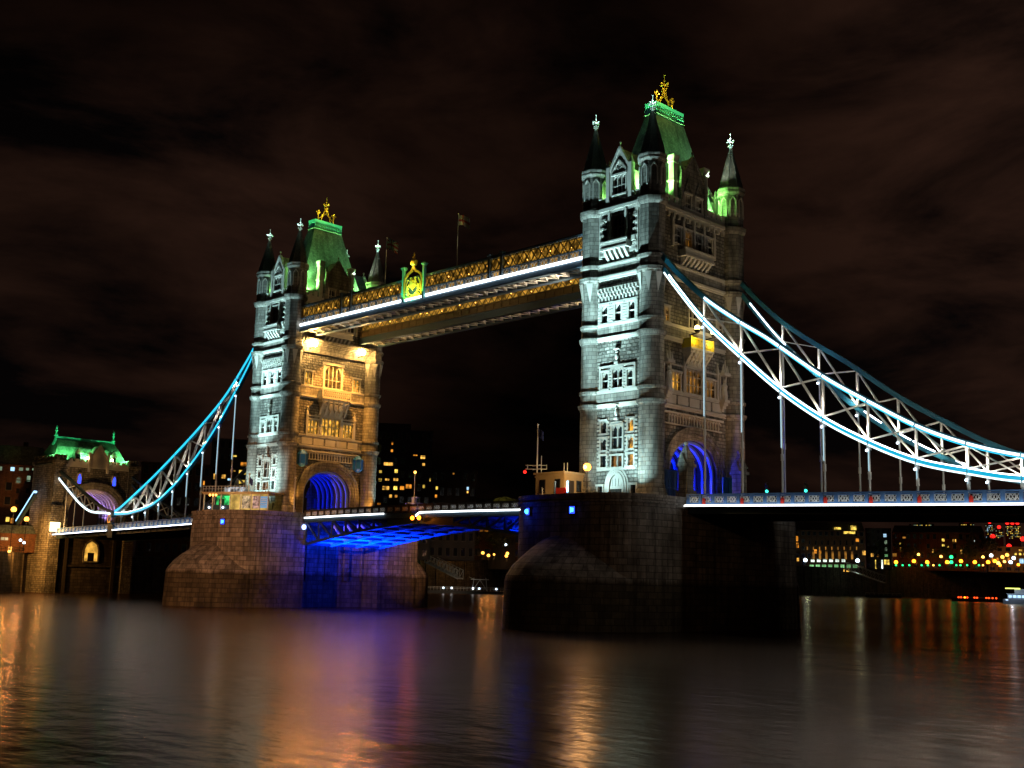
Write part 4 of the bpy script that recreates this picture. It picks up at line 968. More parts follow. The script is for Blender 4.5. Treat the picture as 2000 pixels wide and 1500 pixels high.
point('nav_glow', (.3,-10.2,-2.4), 120, (1,.25,.02), .1)
t = thing('floodlight', (-30.9,-8.4,-3.3), 'blue white floodlight beside the hinge of the far bascule', 'floodlight')
MB().box(-.4,.1,-.4,.4,-.4,.4).bar((-.4,0,0),(-1.1,0,0),.2).build('housing', M_BLACK, t); MB().ball((.3,-.2,0),.42,9).build('lens', glow('blue_white_lamp',(.25,.35,1),9), t)

# ------------------------------------------------------------------ lamps and lanterns on the towers
def face_lamp(x, y, z, r, mt, label, grp, dirx=1):
    t = thing('floodlight', (x,y,z), label, 'floodlight', grp)
    MB().lathe([(.16,-.5),(.3,-.35),(.42,.0)],0,0,10).bar((-dirx*1.3,0,-.6),(0,0,-.45),.14).build('bracket', M_BLACK, t)
    MB().ball((0,0,.25),r,12).build('lens', mt, t)
face_lamp(-34.3,-6.0,30.1,.70,M_FLOOD,'big warm floodlight under the near walkway at the left of the golden arched face','floodlights under the walkways')
face_lamp(-34.3,5.1,30.1,.60,M_FLOOD,'big warm floodlight under the far walkway at the right of the golden arched face','floodlights under the walkways')
M_BALC = glow('balcony_lamp_glass', (1,.72,.18), 14)
face_lamp(48.3,-1.9,22.2,.38,M_BALC,'yellow lamp on the left end of the golden balcony','lamps on the golden balcony')
face_lamp(48.3,1.9,22.2,.40,M_LAMP,'whiter lamp on the right end of the golden balcony','lamps on the golden balcony')
for y, lab in ((-6.3,'blue hexagonal lantern box left of the golden arch'),(6.2,'blue hexagonal lantern box right of the golden arch')):
    t = thing('lantern_box', (-35.6,y,9.3), lab, 'lantern', 'blue lantern boxes above the arch')
    q = [(math.cos(k*PI/3),math.sin(k*PI/3)) for k in range(6)]
    mb = MB(); mb.prism([(.1+.9*a,.9*b,-1.1) for a, b in q],[(.1+.9*a,.9*b,.7) for a, b in q]); mb.prism([(.1+1.05*a,1.05*b,.7) for a, b in q],[(.1+.3*a,.3*b,1.5) for a, b in q]); mb.prism([(.1+.3*a,.3*b,-1.6) for a, b in q],[(.1+.9*a,.9*b,-1.1) for a, b in q])
    mb.build('lantern_body', mottle(mat('lantern_blue', (.02,.17,.55), .4), .3, 1.0), t)
    mb = MB()
    for k in range(6): mb.bar((.1+.95*q[k][0],.95*q[k][1],-1.1),(.1+.95*q[k][0],.95*q[k][1],.75),.14)
    mb.build('frame', M_BLUEP, t)

# ------------------------------------------------------------------ on the piers
t = thing('control_cabin', (33.6,-12.6,-.6), 'small buff control cabin with flat roof on the nearest pier', 'cabin')
mb = MB(); mb.box(-2.6,2.6,-1.9,1.9,0,3.1); mb.build('wall', M_BUFF, t)
MB().box(-2.85,2.85,-2.15,2.15,3.1,3.35).box(-2.7,2.7,-2.0,2.0,2.75,2.9).build('roof', M_BUFF, t)
for x in (-1.3,1.4):
    f = MB().box(x-.5,x+.5,-1.98,-1.9,.7,2.4).box(x-.6,x+.6,-2.02,-1.9,.6,.72).build('window', M_TIMBER, t); MB().box(x-.42,x+.42,-2.0,-1.97,.8,2.3).build('pane', M_GLASS, f)
f = MB().box(2.6,2.68,-1.1,-.1,.0,2.2).build('door', M_TIMBER, t)
f = MB().box(2.6,2.66,.4,1.4,.8,2.3).build('window', M_TIMBER, t); MB().box(2.66,2.69,.5,1.3,.9,2.2).build('pane', M_GLASS, f)
for x in (1.3,1.9): MB().tube((x,-.6,3.35),(x,-.6,4.6),.06).build('vent_pipe', M_METAL, t)
spot('cabin_glow', (40.0,-16.5,2.6), (33.6,-13.5,1), 520, (1,.55,.18), 90, .6)
def mast(loc, h, label, arm, extra=0, flagc=None):
    t = thing('signal_mast', loc, label, 'mast', 'signal masts on the piers')
    MB().tube((0,0,0),(0,0,h),.13,8,.07).ball((0,0,h),.2,7).build('pole', M_METAL, t)
    if arm:
        mb = MB()
        for z in (arm, arm+.5): mb.bar((-1.3,-.9,z),(1.1,.7,z),.09); mb.bar((-1.3,.5,z),(1.1,-.5,z),.07)
        for e in (-1,1): mb.bar((e*1.1,e*.7,arm),(e*1.1,e*.7,arm+.6),.08)
        mb.tube((.5,.3,0),(.5,.3,arm+1.8),.06); mb.build('crosstree', M_METAL, t)
        MB().ball((-1.3,-1.0,arm-.4),.22,8).build('signal_lens', M_RED, t)
    if flagc: 
        mb = MB(); n = 8
        for i in range(n):
            a, b = i/n, (i+1)/n; f = lambda q, zz: (q*.95, .14*math.sin(q*7)*q+.1*q, zz-.55*q*q)
            mb.quad(f(a,h-1.7),f(b,h-1.7),f(b,h-.5),f(a,h-.5))
        mb.build('flag', flagc, t)
mast((30.9,-14.2,-.6), 9.9, 'tall pale signal mast with crosstrees and small dark flag beside the control cabin', 3.9, 0, FB_)
mast((-36.9,-16.2,-.55), 6.2, 'thin pale flag mast standing by the kiosk on the farther pier', 0, 0, FB_)
mast((-31.6,-10.2,-1.4), 6.6, 'plain thin pole at the left side of the farther arch', 0)
t = thing('lookout_mast', (-28.7,14.6,-1.2), 'pale mast with small railed platform behind the bascule at the farther pier', 'mast')
MB().tube((0,0,-.6),(0,0,9.2),.12,8,.08).build('pole', M_METAL, t); MB().box(-1.3,1.3,-1,1,2.3,2.45).build('platform', M_METAL, t)
mb = MB()
for z in (2.95,3.5): mb.path([(-1.25,-.95,z),(1.25,-.95,z),(1.25,.95,z),(-1.25,.95,z),(-1.25,-.95,z)],.07)
for a in (-1.25,0,1.25):
    for b in (-.95,.95): mb.bar((a,b,2.4),(a,b,3.55),.07)
mb.box(-.35,.35,-.3,.3,2.45,4.6); mb.box(-.1,1.0,-.2,.2,4.4,4.65); mb.build('railing', M_METAL, t); MB().ball((0,0,9.3),.26,8).build('lamp', M_SODS, t)
MB().box(-.3,.3,-.3,.3,-2,2.3).build('base', M_BLUEP, t)
# globe lamp post on the nearest pier
t = thing('lamp_post', (42.3,-17.0,-.6), 'lamp post with a single glowing orange globe in front of the nearest tower', 'street lamp')
MB().lathe([(.22,0),(.22,.3),(.12,.5),(.08,1.6),(.07,2.7),(.13,2.8),(.2,2.9)],0,0,10).bar((-.55,0,1.55),(.55,0,1.55),.06).ball((-.55,0,1.62),.09,6).ball((.55,0,1.62),.09,6).build('post', M_BLACK, t, True)
MB().ball((0,0,3.35),.52,12).build('globe', M_SOD, t); MB().lathe([(.3,3.84),(.12,3.98),(.02,4.15)],0,0,8).build('cap', M_BLACK, t)
point('globe_light', (42.3,-17.7,2.75), 1900, (1,.60,.24), .4)
# railing at the left edge of the nearest pier, red board
t = thing('guard_rail', (30.9,-9.5,-.55), 'curved grey tubular rail at the left edge of the nearest pier', 'railing')
for zz in (.4,.75,1.1): 
    mb = MB(); mb.path([(10.3+10.2*math.cos(math.radians(a)),.3+10.2*math.sin(math.radians(a)),zz) for a in range(180,226,5)],.08); mb.build('rail', M_METAL, t)
mb = MB()
for a in range(180,226,9): mb.tube((10.3+10.2*math.cos(math.radians(a)),.3+10.2*math.sin(math.radians(a)),0),(10.3+10.2*math.cos(math.radians(a)),.3+10.2*math.sin(math.radians(a)),1.12),.05,5)
mb.build('rail_posts', M_METAL, t)
t = thing('barrier_board', (37.4,-16.4,-.6), 'low red board between blue posts in front of the control cabin', 'barrier')
MB().box(-.9,.9,-.05,.05,.2,1.0).build('board', M_REDP, t)
for e in (-1,1): MB().tube((e*1.1,0,0),(e*1.1,0,1.7),.12,8).ball((e*1.1,0,1.75),.16,6).build('post', M_BLUEP, t)
for i, (x, lab) in enumerate(((53.6,'traffic signal nearer the tower on the right hand span, teal light'),(59.4,'traffic signal farther along the right hand span, teal light'))):
    t = thing('traffic_signal', (x,6,zd(x)+.25), lab, 'traffic light', 'traffic signals on the right hand span')
    MB().tube((0,0,0),(0,0,3.7),.07,7).bar((0,0,3.6),(.5,-.4,3.75),.07).build('pole', M_BLACK, t); MB().box(.05,.45,-.35,.0,2.3,3.4).build('housing', M_BLACK, t); MB().ball((.36,-.38,2.55),.2,8).ball((.5,-.5,2.6),.12,6).build('lens', M_TEALL, t)
# kiosk on the farther pier
t = thing('kiosk', (-39.6,-15.7,-.85), 'flat roofed glass kiosk with green interior and picture panels on the farther pier', 'kiosk', None, math.radians(24.5)); t.scale = (.90,.90,.95)
MB().box(-7.6,7.4,-2.1,2.4,0,.25).build('floor', M_BUFF, t); MB().box(-7.9,7.7,-2.5,2.6,3.3,3.55).box(-7.6,7.4,-2.2,2.4,3.1,3.3).build('roof', M_BUFF, t)
mb = MB()
for x in (-7.4,-5.4,-3.5,-1.4,1.0,3.4,5.4,7.2): MB().box(x-.1,x+.1,-2.05,-1.85,.25,3.1).build('wall_post', M_METAL, t)
MB().box(-7.3,-1.4,2.0,2.1,.25,3.1).build('green_wall', glow('green_lit_wall',(.05,.9,.2),.8,.8,.8), t)
mb = MB(); mb.box(-7.2,-1.5,-1.6,-1.2,.25,1.2); mb.box(-5,-4.4,-.5,.5,.25,2.4); mb.build('counter', M_DKP, t)
MB().box(-1.3,7.1,-1.9,-1.8,.25,3.1).build('lit_wall', glow('kiosk_lit_wall',(1,.62,.14),.6,.5,.5), t)
pic1 = glow('picture_panel', (.95,.62,.35), .4, .9, 2.2); pic2 = glow('picture_panel_pink', (.9,.5,.4), .45, .9, 2.0); pic3 = glow('blue_picture_panel', (.3,.6,.95), .55)
MB().box(1.3,3.2,-2.0,-1.92,.5,2.8).build('picture', pic1, t); MB().box(3.7,5.2,-2.0,-1.92,.5,2.8).build('picture', pic2, t)
b = MB().box(5.5,7.0,-2.0,-1.92,.6,2.7).build('picture', pic3, t)
mb = MB()
for z in (1.1,1.5,1.9,2.2): mb.box(5.65,6.85,-2.03,-2.0,z,z+.13)
mb.build('panel_stripes', M_METAL, b)
for x in (-5.9,-5.2,-4.5): MB().ball((x,-2.3,2.95),.2,8).build('lamp', M_SODS, t)
for x in (-6.2,-3.0): MB().ball((x,-1.9,.7),.2,8).build('lamp', M_COLDL, t)
mb = MB()
for z in (4.1,4.6): mb.path([(-7.6,-2.3,z),(7.4,-2.3,z)],.06)
for i in range(22): x = -7.6+i*15/21; mb.bar((x,-2.3,3.55),(x,-2.3,4.62),.06)
mb.build('roof_railing', M_METAL, t)
MB().box(-3.5,.5,-1,.5,3.6,4.5).build('roof_light', glow('roof_lit_box',(.8,.9,1),.5,.9,1.2), t)
point('kiosk_light', (-37.5,-20.2,1.6), 160, (1,.75,.4), .3)

# ------------------------------------------------------------------ gatehouse at the left end
t = thing('gatehouse', (-131.2,0,0), 'stone gatehouse with green lit steep roof and wide arch at the left bridge end', 'gatehouse')
P = lambda u, z, d: (d, u, z)
ap = arch_pts(6.3, 1.6, 6.0)
mb = MB()
for i in range(1,len(ap)-2): mb.quad(P(ap[i][0],ap[i][1],0),P(ap[i+1][0],ap[i+1][1],0),P(ap[i+1][0],12.6,0),P(ap[i][0],12.6,0))
for e in (-1,1): mb.quad(P(e*6.3,-4,0),P(e*9,-4,0),P(e*9,12.6,0),P(e*6.3,12.6,0))
for i in range(len(ap)-1): mb.quad(P(ap[i][0],ap[i][1],0),P(ap[i+1][0],ap[i+1][1],0),P(ap[i+1][0],ap[i+1][1],-11),P(ap[i][0],ap[i][1],-11))
mb.quad(P(-9,-4,0),P(-9,12.6,0),P(-9,12.6,-11),P(-9,-4,-11)); mb.quad(P(9,-4,0),P(9,12.6,0),P(9,12.6,-11),P(9,-4,-11)); mb.quad(P(-9,12.6,0),P(9,12.6,0),P(9,12.6,-11),P(-9,12.6,-11))
mb.build('wall', M_ROCK, t)
for e in (-1,1):
    mb = MB(); a, b = (e*8.0, e*10.6); y0, y1 = min(a,b), max(a,b)
    mb.box(-12,.5,y0,y1,-20 if e < 0 else -20,-.5); mb.box(-12,.4,y0,y1,-.5,13.2); mb.box(-12.3,.8,y0-.3,y1+.3,13.2,14.0); mb.box(-12,.5,y0,y1,14,14.6)
    for i in range(4): mb.box(-.3,.5,y0+.1+i*.68,y0+.5+i*.68,14.6,15.3)
    for i in range(9): mb.box(-12+i*1.4,-11.3+i*1.4,y0-.05,y0+.6,14.6,15.3)
    mb.frus(.6,(y0+y1)/2,-.5,1.2,1.9,3.2,.4,1.5)
    mb.build('corner_tower', M_ROCK, t)
mb = MB(); mb.box(-11.8,.3,-9,9,12.6,12.9); mb.box(-.25,.25,-8.6,8.6,12.9,13.9)
for i in range(12): y = -8.3+i*1.5; mb.box(-.25,.25,y-.42,y+.42,13.9,14.6)
mb.build('parapet', M_TRIM, t)
for j, o in enumerate((.3,.85,1.4)):
    q = arch_pts(6.3+o,1.6,6.0+o); mb = MB(); mb.path([P(a,b,.1+.1*j) for a, b in q],.5,.3+.15*j,(1,0,0)); mb.build('archivolt', M_ASH, t)
mb = MB(); secs = [(13.0,4.6,10.0),(15.2,3.9,8.9),(17.6,2.7,7.9),(19.4,.9,7.25)]
for (z0,a0,b0),(z1,a1,b1) in zip(secs,secs[1:]): mb.frus(-5.6,-1.2,z0,a0,b0,z1,a1,b1)
r = mb.build('roof', M_SLATE, t)
MB().box(-6.0,-5.2,-8.3,5.9,19.4,19.9).box(-5.8,-5.4,-8.3,5.9,19.9,20.2).build('ridge_cresting', M_COPPER, r)
for y in (-8.5,6.1): MB().lathe([(.9,18.0),(.4,19.5),(.3,20.2),(.5,20.4),(.25,20.7),(.2,21.3),(.45,21.5),(.15,21.8),(.3,22.3),(.02,22.9)],-5.6,y,8).build('finial', M_COPPER, r)
for y, z in ((-4.6,14.0),(4.4,14.0)):
    mb = MB(); mb.box(-3.2,-1.0,y-.8,y+.8,13.2,16); mb.prism([(-3.4,y-1,16),(-3.4,y+1,16),(-3.4,y,17.4)],[(-.9,y-1,16),(-.9,y+1,16),(-.9,y,17.4)]); g = mb.build('dormer', M_ASH, r)
    MB().quad((-.97,y-.5,14.6),(-.97,y+.5,14.6),(-.97,y+.5,15.8),(-.97,y-.5,15.8)).build('pane', M_GLASS, g)
mb = MB(); mb.box(-2.5,.45,-2.2,2.2,12.9,15.0); mb.prism([(-2.5,-2.2,15),(-2.5,2.2,15),(-2.5,0,18.2)],[(.45,-2.2,15),(.45,2.2,15),(.45,0,18.2)])
mb.path([(.55,-2.3,14.9),(.55,0,18.4),(.55,2.3,14.9)],.35)
for e in (-1,1): mb.box(.2,.75,e*2.35-.25,e*2.35+.25,11.6,16.4)
mb.build('gable', M_TRIM, t)
for y in (-4.4,4.4):
    f = MB().box(0,.35,y-.55,y+.55,8.6,11.2).build('lancet_window', M_TRIM, t); MB().prism([(.36,y-.35,8.8),(.36,y+.35,8.8),(.36,y+.35,10.2),(.36,y,11.0),(.36,y-.35,10.2)],[(.40,y-.35,8.8),(.40,y+.35,8.8),(.40,y+.35,10.2),(.40,y,11.0),(.40,y-.35,10.2)]).build('pane', M_BLED, f)
for i in range(6):
    q = arch_pts(6.1,1.6,5.8); mb = MB(); mb.path([P(a,b,-1.2-i*1.7) for a, b in q],.3,.35,(1,0,0)); mb.build('arch_rib', M_LATT, t)
# its lamps
for y, W in ((-8.2,1500),(-3.0,2200),(3.0,2200),(7.6,1500)): spot('gate_roof_lamp', (-131.2-.35,y,14.9), (-137,y*.8-.6,17.4), W*1.8, (.16,1,.28), 130, .6)
for y in (-6,-2,2,6): spot('gate_roof_lamp', (-130.6,y*1.1,15.6), (-136,y-.8,18.6), 2600, (.16,1,.28), 70, .7)
spot('gate_roof_lamp', (-131.8,-11,15), (-137,-8,20), 1500, (.16,1,.28), 100)
spot('gate_roof_lamp', (-131.8,9,15), (-137,7,20), 1200, (.16,1,.28), 100)
for y in (-2.9,3.4):
    k = thing('roof_flood', (-131.0,y,14.7), ('left' if y < 0 else 'right')+' small bright lamp on the gatehouse parapet under the green roof', 'floodlight', 'lamps on the gatehouse parapet')
    MB().bar((0,0,-.6),(0,0,0),.12).box(-.2,.2,-.2,.2,-.1,.0).build('bracket', M_BLACK, k); MB().ball((.1,0,.25),.34,8).build('lens', M_LAMP, k)
spot('gate_arch', (-136,3,-.5), (-136,5,8), 2400, (.45,.25,1), 130)
spot('gate_face', (-126,-3,-1.2), (-131,-1,8), 1300, (1,.55,.22), 110, .6)
spot('gate_face', (-124,-14.5,-6), (-131.5,-9.5,5), 6000, (1,.5,.14), 90, .6)
spot('gate_side', (-127,-20,-6), (-136,-10.6,-8), 12000, (1,.42,.08), 110, .7)
mb = MB(); mb.box(-3,-.3,-8.65,8.65,-20,-2.2); mb.box(-2.9,.0,-8.6,8.6,-11.0,-10.6)
mb.build('river_face', M_QUAY, t)
f = MB(); pr = [(-3.0,-9.8),(3.0,-9.8),(3.0,-6.9),(2.2,-5.5),(0,-4.6),(-2.2,-5.5),(-3.0,-6.9)]
pr = [(a*.62+.3,b) for a, b in pr]; f.path([(-.2,a,b) for a, b in pr+pr[:1]],.4,.3,(1,0,0)); f = f.build('arched_doorway', M_ASH, t)
MB().prism([(-.29,a,b) for a, b in pr],[(-.24,a,b) for a, b in pr]).build('lit_glass', glow('doorway_glow',(1,.5,.07),.95,.5,.5), f)
MB().box(-.24,-.18,-.5,1.1,-9.8,-7.6).build('dark_door', M_BLACK, f)
for y0_ in (-6,6): MB().box(-.3,.1,y0_-.4,y0_+.4,-20,-2.3).build('fender_post', M_TIMBER, t)
k = thing('wall_lantern', (-130.4,-9.6,-1.9), 'bright square lantern on the gatehouse corner at the end of the span', 'lantern')
MB().box(-.2,.2,-1.3,1.3,-1.3,-1.1).box(-.2,.2,-1.3,1.3,1.1,1.3).build('frame', M_BLACK, k); MB().box(0,.3,-1.15,1.15,-1.1,1.1).build('glass', M_LAMP if False else glow('lantern_glass',(1,.72,.3),5), k)
point('gate_lantern', (-129.4,-12.4,-1.9), 500, (1,.6,.2), .3)

# ------------------------------------------------------------------ water and banks
def water_mat():
    m = mat('river_water', (.006,.006,.008), .16, 0, .5); nt = m.node_tree; N = nt.nodes; L = nt.links.new; b = N['Principled BSDF']
    b.inputs['IOR'].default_value = 1.333; b.inputs['Specular IOR Level'].default_value = .30; b.inputs['Specular Tint'].default_value = (1,.80,.62,1); b.inputs['Base Color'].default_value = (.016,.010,.006,1)
    t = N.new('ShaderNodeTexCoord'); mp = N.new('ShaderNodeMapping'); mp.inputs['Rotation'].default_value = (0,0,math.radians(-45)); mp.inputs['Scale'].default_value = (.55,1.0,1)
    L(t.outputs['Object'], mp.inputs['Vector'])
    a = N.new('ShaderNodeTexNoise'); a.inputs['Scale'].default_value = .9; a.inputs['Detail'].default_value = 3; a.inputs['Roughness'].default_value = .5
    L(mp.outputs[0], a.inputs['Vector'])
    a2 = N.new('ShaderNodeTexNoise'); a2.inputs['Scale'].default_value = .16; a2.inputs['Detail'].default_value = 2; L(mp.outputs[0], a2.inputs['Vector'])
    sm = N.new('ShaderNodeMath'); sm.operation = 'MULTIPLY_ADD'; sm.inputs[1].default_value = 2.2; L(a2.outputs['Fac'], sm.inputs[0]); L(a.outputs['Fac'], sm.inputs[2])
    c = N.new('ShaderNodeTexNoise'); c.inputs['Scale'].default_value = .03; c.inputs['Detail'].default_value = 2; L(t.outputs['Object'], c.inputs['Vector'])
    r = N.new('ShaderNodeMapRange'); r.inputs['From Min'].default_value = .3; r.inputs['From Max'].default_value = .7; r.inputs['To Min'].default_value = .18; r.inputs['To Max'].default_value = .22
    L(c.outputs['Fac'], r.inputs['Value'])
    bp = N.new('ShaderNodeBump'); bp.inputs['Strength'].default_value = .38; bp.inputs['Distance'].default_value = .16
    L(sm.outputs[0], bp.inputs['Height'])
    N.remove(b); fr = N.new('ShaderNodeFresnel'); fr.inputs['IOR'].default_value = 1.30; L(bp.outputs['Normal'], fr.inputs['Normal'])
    gs = N.new('ShaderNodeBsdfGlossy'); gs.inputs['Color'].default_value = (.62,.48,.40,1); L(r.outputs['Result'], gs.inputs['Roughness']); L(bp.outputs['Normal'], gs.inputs['Normal'])
    df = N.new('ShaderNodeBsdfDiffuse'); df.inputs['Color'].default_value = (.014,.009,.005,1)          # silty water
    mx = N.new('ShaderNodeMixShader'); L(fr.outputs[0], mx.inputs[0]); L(df.outputs[0], mx.inputs[1]); L(gs.outputs[0], mx.inputs[2]); L(mx.outputs[0], N['Material Output'].inputs['Surface'])
    return m
tag(MB().quad((-400,-400,ZW),(4000,-400,ZW),(4000,4000,ZW),(-3000,4000,ZW),(-3000,-400,ZW)).build('river', water_mat()), None, None, None, 'structure')
M_GROUND = mottle(mat('dark_ground', (.03,.028,.024), .95), .4, .1)
# far bank: an outline on the ground plan, from left of the frame to the far right
def bank(px, D): d = ray(px,1100); q = CAM + d*(D/math.hypot(d.x,d.y)); return (q.x, q.y)
front = [bank(-260,262), bank(0,283), bank(60,305), bank(75,320), bank(262,322), bank(420,345), bank(830,470), bank(1010,520), bank(1540,770), bank(2020,930), bank(2500,1200)]
ZQ = -8.0
def zq(D): return -8.0 if D < 320 else -8+4.5*(D-320)/180 if D < 500 else -3.5+5.0*(min(D,770)-500)/270
gb = [(x-1500,y+3500) for x, y in (front[-1],)][0]
mb = MB(); fr = front; fz = [zq(math.hypot(x-CAM.x,y-CAM.y)) for x, y in fr]
for i in range(len(fr)-1):
    o = []
    for k in (i+1,i): dx, dy = fr[k][0]-CAM.x, fr[k][1]-CAM.y; h = math.hypot(dx,dy); o.append((CAM.x+dx/h*6000,CAM.y+dy/h*6000,fz[k]))
    mb.quad((*fr[i],fz[i]),(*fr[i+1],fz[i+1]),*o)
tag(mb.build('ground', M_GROUND), None, None, None, 'structure')
qs = ['rough dark quay wall at the left edge of the picture','dark quay wall left of the gatehouse foot','short return of the quay wall beside the gatehouse','river wall behind the gatehouse arch','dark river wall under the left hand span','dark river wall behind the farther pier','dark river wall behind the bascules between the piers','long quay wall behind the nearest pier','quay wall below the lit terrace at right','low river wall at the far right under the red lights']
for i in range(len(fr)-1):
    a, b = Vector((*fr[i],0)), Vector((*fr[i+1],0)); za, zb = fz[i], fz[i+1]; t = thing('river_wall', tuple(a), qs[i], 'river wall', 'walls along the far bank'); d = b-a; n = Vector((d.y,-d.x,0)).normalized()
    if n.dot(Vector((CAM.x,CAM.y,0))-a) < 0: n = -n
    mb = MB(); mb.prism([tuple(Vector((0,0,z))+n*o) for o, z in ((.5,-22),(.15,za),(-1.5,za),(-1.5,-22))],[tuple(d+Vector((0,0,z))+n*o) for o, z in ((.5,-22),(.15,zb),(-1.5,zb),(-1.5,-22))])
    k = int(d.length/6)
    for j in range(k): q = d*(j/k); ZJ = za+(zb-za)*j/k; mb.prism([tuple(q+Vector((0,0,-22))+n*.5),tuple(q+d.normalized()*.5+Vector((0,0,-22))+n*.5),tuple(q+d.normalized()*.5+Vector((0,0,-22))+n*.8),tuple(q+Vector((0,0,-22))+n*.8)],[tuple(q+Vector((0,0,ZJ-.3))+n*.2),tuple(q+d.normalized()*.5+Vector((0,0,ZJ-.3))+n*.2),tuple(q+d.normalized()*.5+Vector((0,0,ZJ-.3))+n*.5),tuple(q+Vector((0,0,ZJ-.3))+n*.5)])
    mb.build('wall', M_QUAY, t)
    mb = MB(); mb.bar((0,0,za+1.1),tuple(d+Vector((0,0,zb+1.1))),.1); mb.bar((0,0,za+.6),tuple(d+Vector((0,0,zb+.6))),.07)
    for j in range(int(d.length/3)): q = d*(j*3/d.length); zj = za+(zb-za)*j*3/d.length; mb.bar(tuple(q+Vector((0,0,zj))),tuple(q+Vector((0,0,zj+1.1))),.09)
    mb.build('railing', M_BLACK, t)

# ------------------------------------------------------------------ buildings on the far bank
M_BRICK = masonry('dark_brick', (.16,.075,.045), .5, .16, .02, .4, .03, .9, .25, None, .3)
M_STUC = mottle(mat('grey_render', (.20,.17,.14), .85), .3, .2)
M_CONC = mottle(mat('dark_concrete', (.09,.08,.075), .85), .3, .2)
GLW = {'a': glow('window_amber',(1,.50,.08),1.0,.8,.4), 'o': glow('window_orange',(1,.34,.03),.9,.8,.4), 'y': glow('window_yellow',(1,.66,.10),1.15,.8,.4), 'w': glow('window_white',(.85,1,.85),1.4,.4,.15),
       'g': glow('window_green',(.35,.9,.35),.8,.5,.15), 'c': glow('window_blue_white',(.45,.75,1),1.3,.4,.15), 'd': glow('window_dim',(1,.42,.06),.34,.6,.15), 'k': M_GLASS, 'p': glow('window_pale_dim',(.6,.85,.55),.35,.6,.15), 'r': M_RED}
def building(name, label, cat, px0, px1, ytop, D, wall, wins, depth=14, group=None, roofh=0, roofm=None, extra=None, yb=None, floors=0, cols=0, wmat=None):
    """facade facing the river between two sight lines; windows given in photo pixels (x, y, w, h, tint[, arch])"""
    A, B = at(px0,1100,D), at(px1,1100,D); A.z = B.z = 0; d = B-A; W = d.length; e = d/W; n = Vector((e.y,-e.x,0))
    if n.dot(CAM-A) < 0: n = -n
    s_ = D/FPX*1.0
    def zat(py, px): 
        r_ = ray(px,py); return CAM.z + r_.z*(D/math.hypot(r_.x,r_.y))
    zt = zat(ytop,(px0+px1)/2); zb = zq(D) if yb is None else zat(yb,(px0+px1)/2)
    t = thing(name, (A.x,A.y,0), label, cat, group, math.atan2(e.y,e.x))
    s = 1 if Vector((-e.y,e.x,0)).dot(n) > 0 else -1            # local +y*s faces the camera
    mb = MB(); mb.box(0,W,min(0,-s*depth),max(0,-s*depth),zb,zt); mb.box(-.3,W+.3,min(s*.35,-s*depth),max(s*.35,-s*depth),zt-.5,zt+.15); 
    for f in range(1,floors): z = zb+(zt-zb)*f/floors; mb.box(0,W,min(0,s*.12),max(0,s*.12),z-.12,z+.12)
    mb.build('wall', wall, t)
    if roofh:
        y0, y1 = min(0,-s*depth), max(0,-s*depth); mb = MB()
        mb.hexa([(0,y0,zt+.15),(W,y0,zt+.15),(W,y1,zt+.15),(0,y1,zt+.15),(1.5,y0+depth*.3,zt+roofh),(W-1.5,y0+depth*.3,zt+roofh),(W-1.5,y1-depth*.3,zt+roofh),(1.5,y1-depth*.3,zt+roofh)])
        r_ = mb.build('roof', roofm or M_SLATE, t)
        for x in (W*.2,W*.75): MB().box(x-.6,x+.6,-s*depth*.5-.6,-s*depth*.5+.6,zt+roofh*.5,zt+roofh+1.4).build('chimney', wall, r_)
    allw = list(wins)
    if floors and cols:                                          # unlit windows on a regular grid
        for f in range(floors):
            for c in range(cols):
                px = px0+(px1-px0)*(c+.5)/cols; py = (yb or None)
                x = W*(c+.5)/cols; z = zb+(zt-zb)*(f+.55)/floors
                if any(abs(W*((q[0]-px0)/(px1-px0))-x) < W/cols*.6 and abs(zat(q[1],q[0])-z) < (zt-zb)/floors*.6 for q in wins): continue
                wv, hv = W/cols*.26, (zt-zb)/floors*.26
                f_ = MB().box(x-wv-.12,x+wv+.12,min(0,s*.1),max(0,s*.1),z-hv-.15,z-hv).box(x-wv-.12,x-wv,min(0,s*.1),max(0,s*.1),z-hv,z+hv).box(x+wv,x+wv+.12,min(0,s*.1),max(0,s*.1),z-hv,z+hv).build('window', M_STUC, t)
                MB().box(x-wv,x+wv,min(0,s*.04),max(0,s*.04),z-hv,z+hv).build('pane', M_GLASS, f_)
    for q in allw:
        px, py, pw, ph, tint = q[:5]; x = W*(px-px0)/(px1-px0); z = zat(py,px); wv = max(.15, W*pw/(px1-px0)/2); hv = max(.15, ph*s_/2)
        if len(q) > 5:
            pr = [(x-wv,z-hv),(x+wv,z-hv),(x+wv,z+hv*.3),(x+wv*.7,z+hv*.8),(x,z+hv),(x-wv*.7,z+hv*.8),(x-wv,z+hv*.3)]
            f_ = MB(); f_.path([(a,s*.12,b) for a, b in pr+pr[:1]],.3,.2,(0,1,0)); f_ = f_.build('window', M_STUC, t)
            MB().prism([(a,0,b) for a, b in pr],[(a,s*.08,b) for a, b in pr]).build('pane', GLW[tint], f_)
            continue
        f_ = MB(); k = .12 if D < 1000 else .4
        f_.box(x-wv-k,x+wv+k,min(0,s*.15),max(0,s*.15),z-hv-k,z-hv); f_.box(x-wv-k,x+wv+k,min(0,s*.15),max(0,s*.15),z+hv,z+hv+k)
        if wv > .5: f_.box(x-.05,x+.05,min(0,s*.12),max(0,s*.12),z-hv,z+hv)
        f_ = f_.build('window', wall, t); MB().box(x-wv,x+wv,min(0,s*.08),max(0,s*.08),z-hv,z+hv).build('pane', GLW[tint], f_)
    if extra: extra(t, W, s, zt, zb, zat, e)
    return t
def hw(px, n, dx, py, w, h, tint): return [(px+i*dx, py, w, h, tint) for i in range(n)]
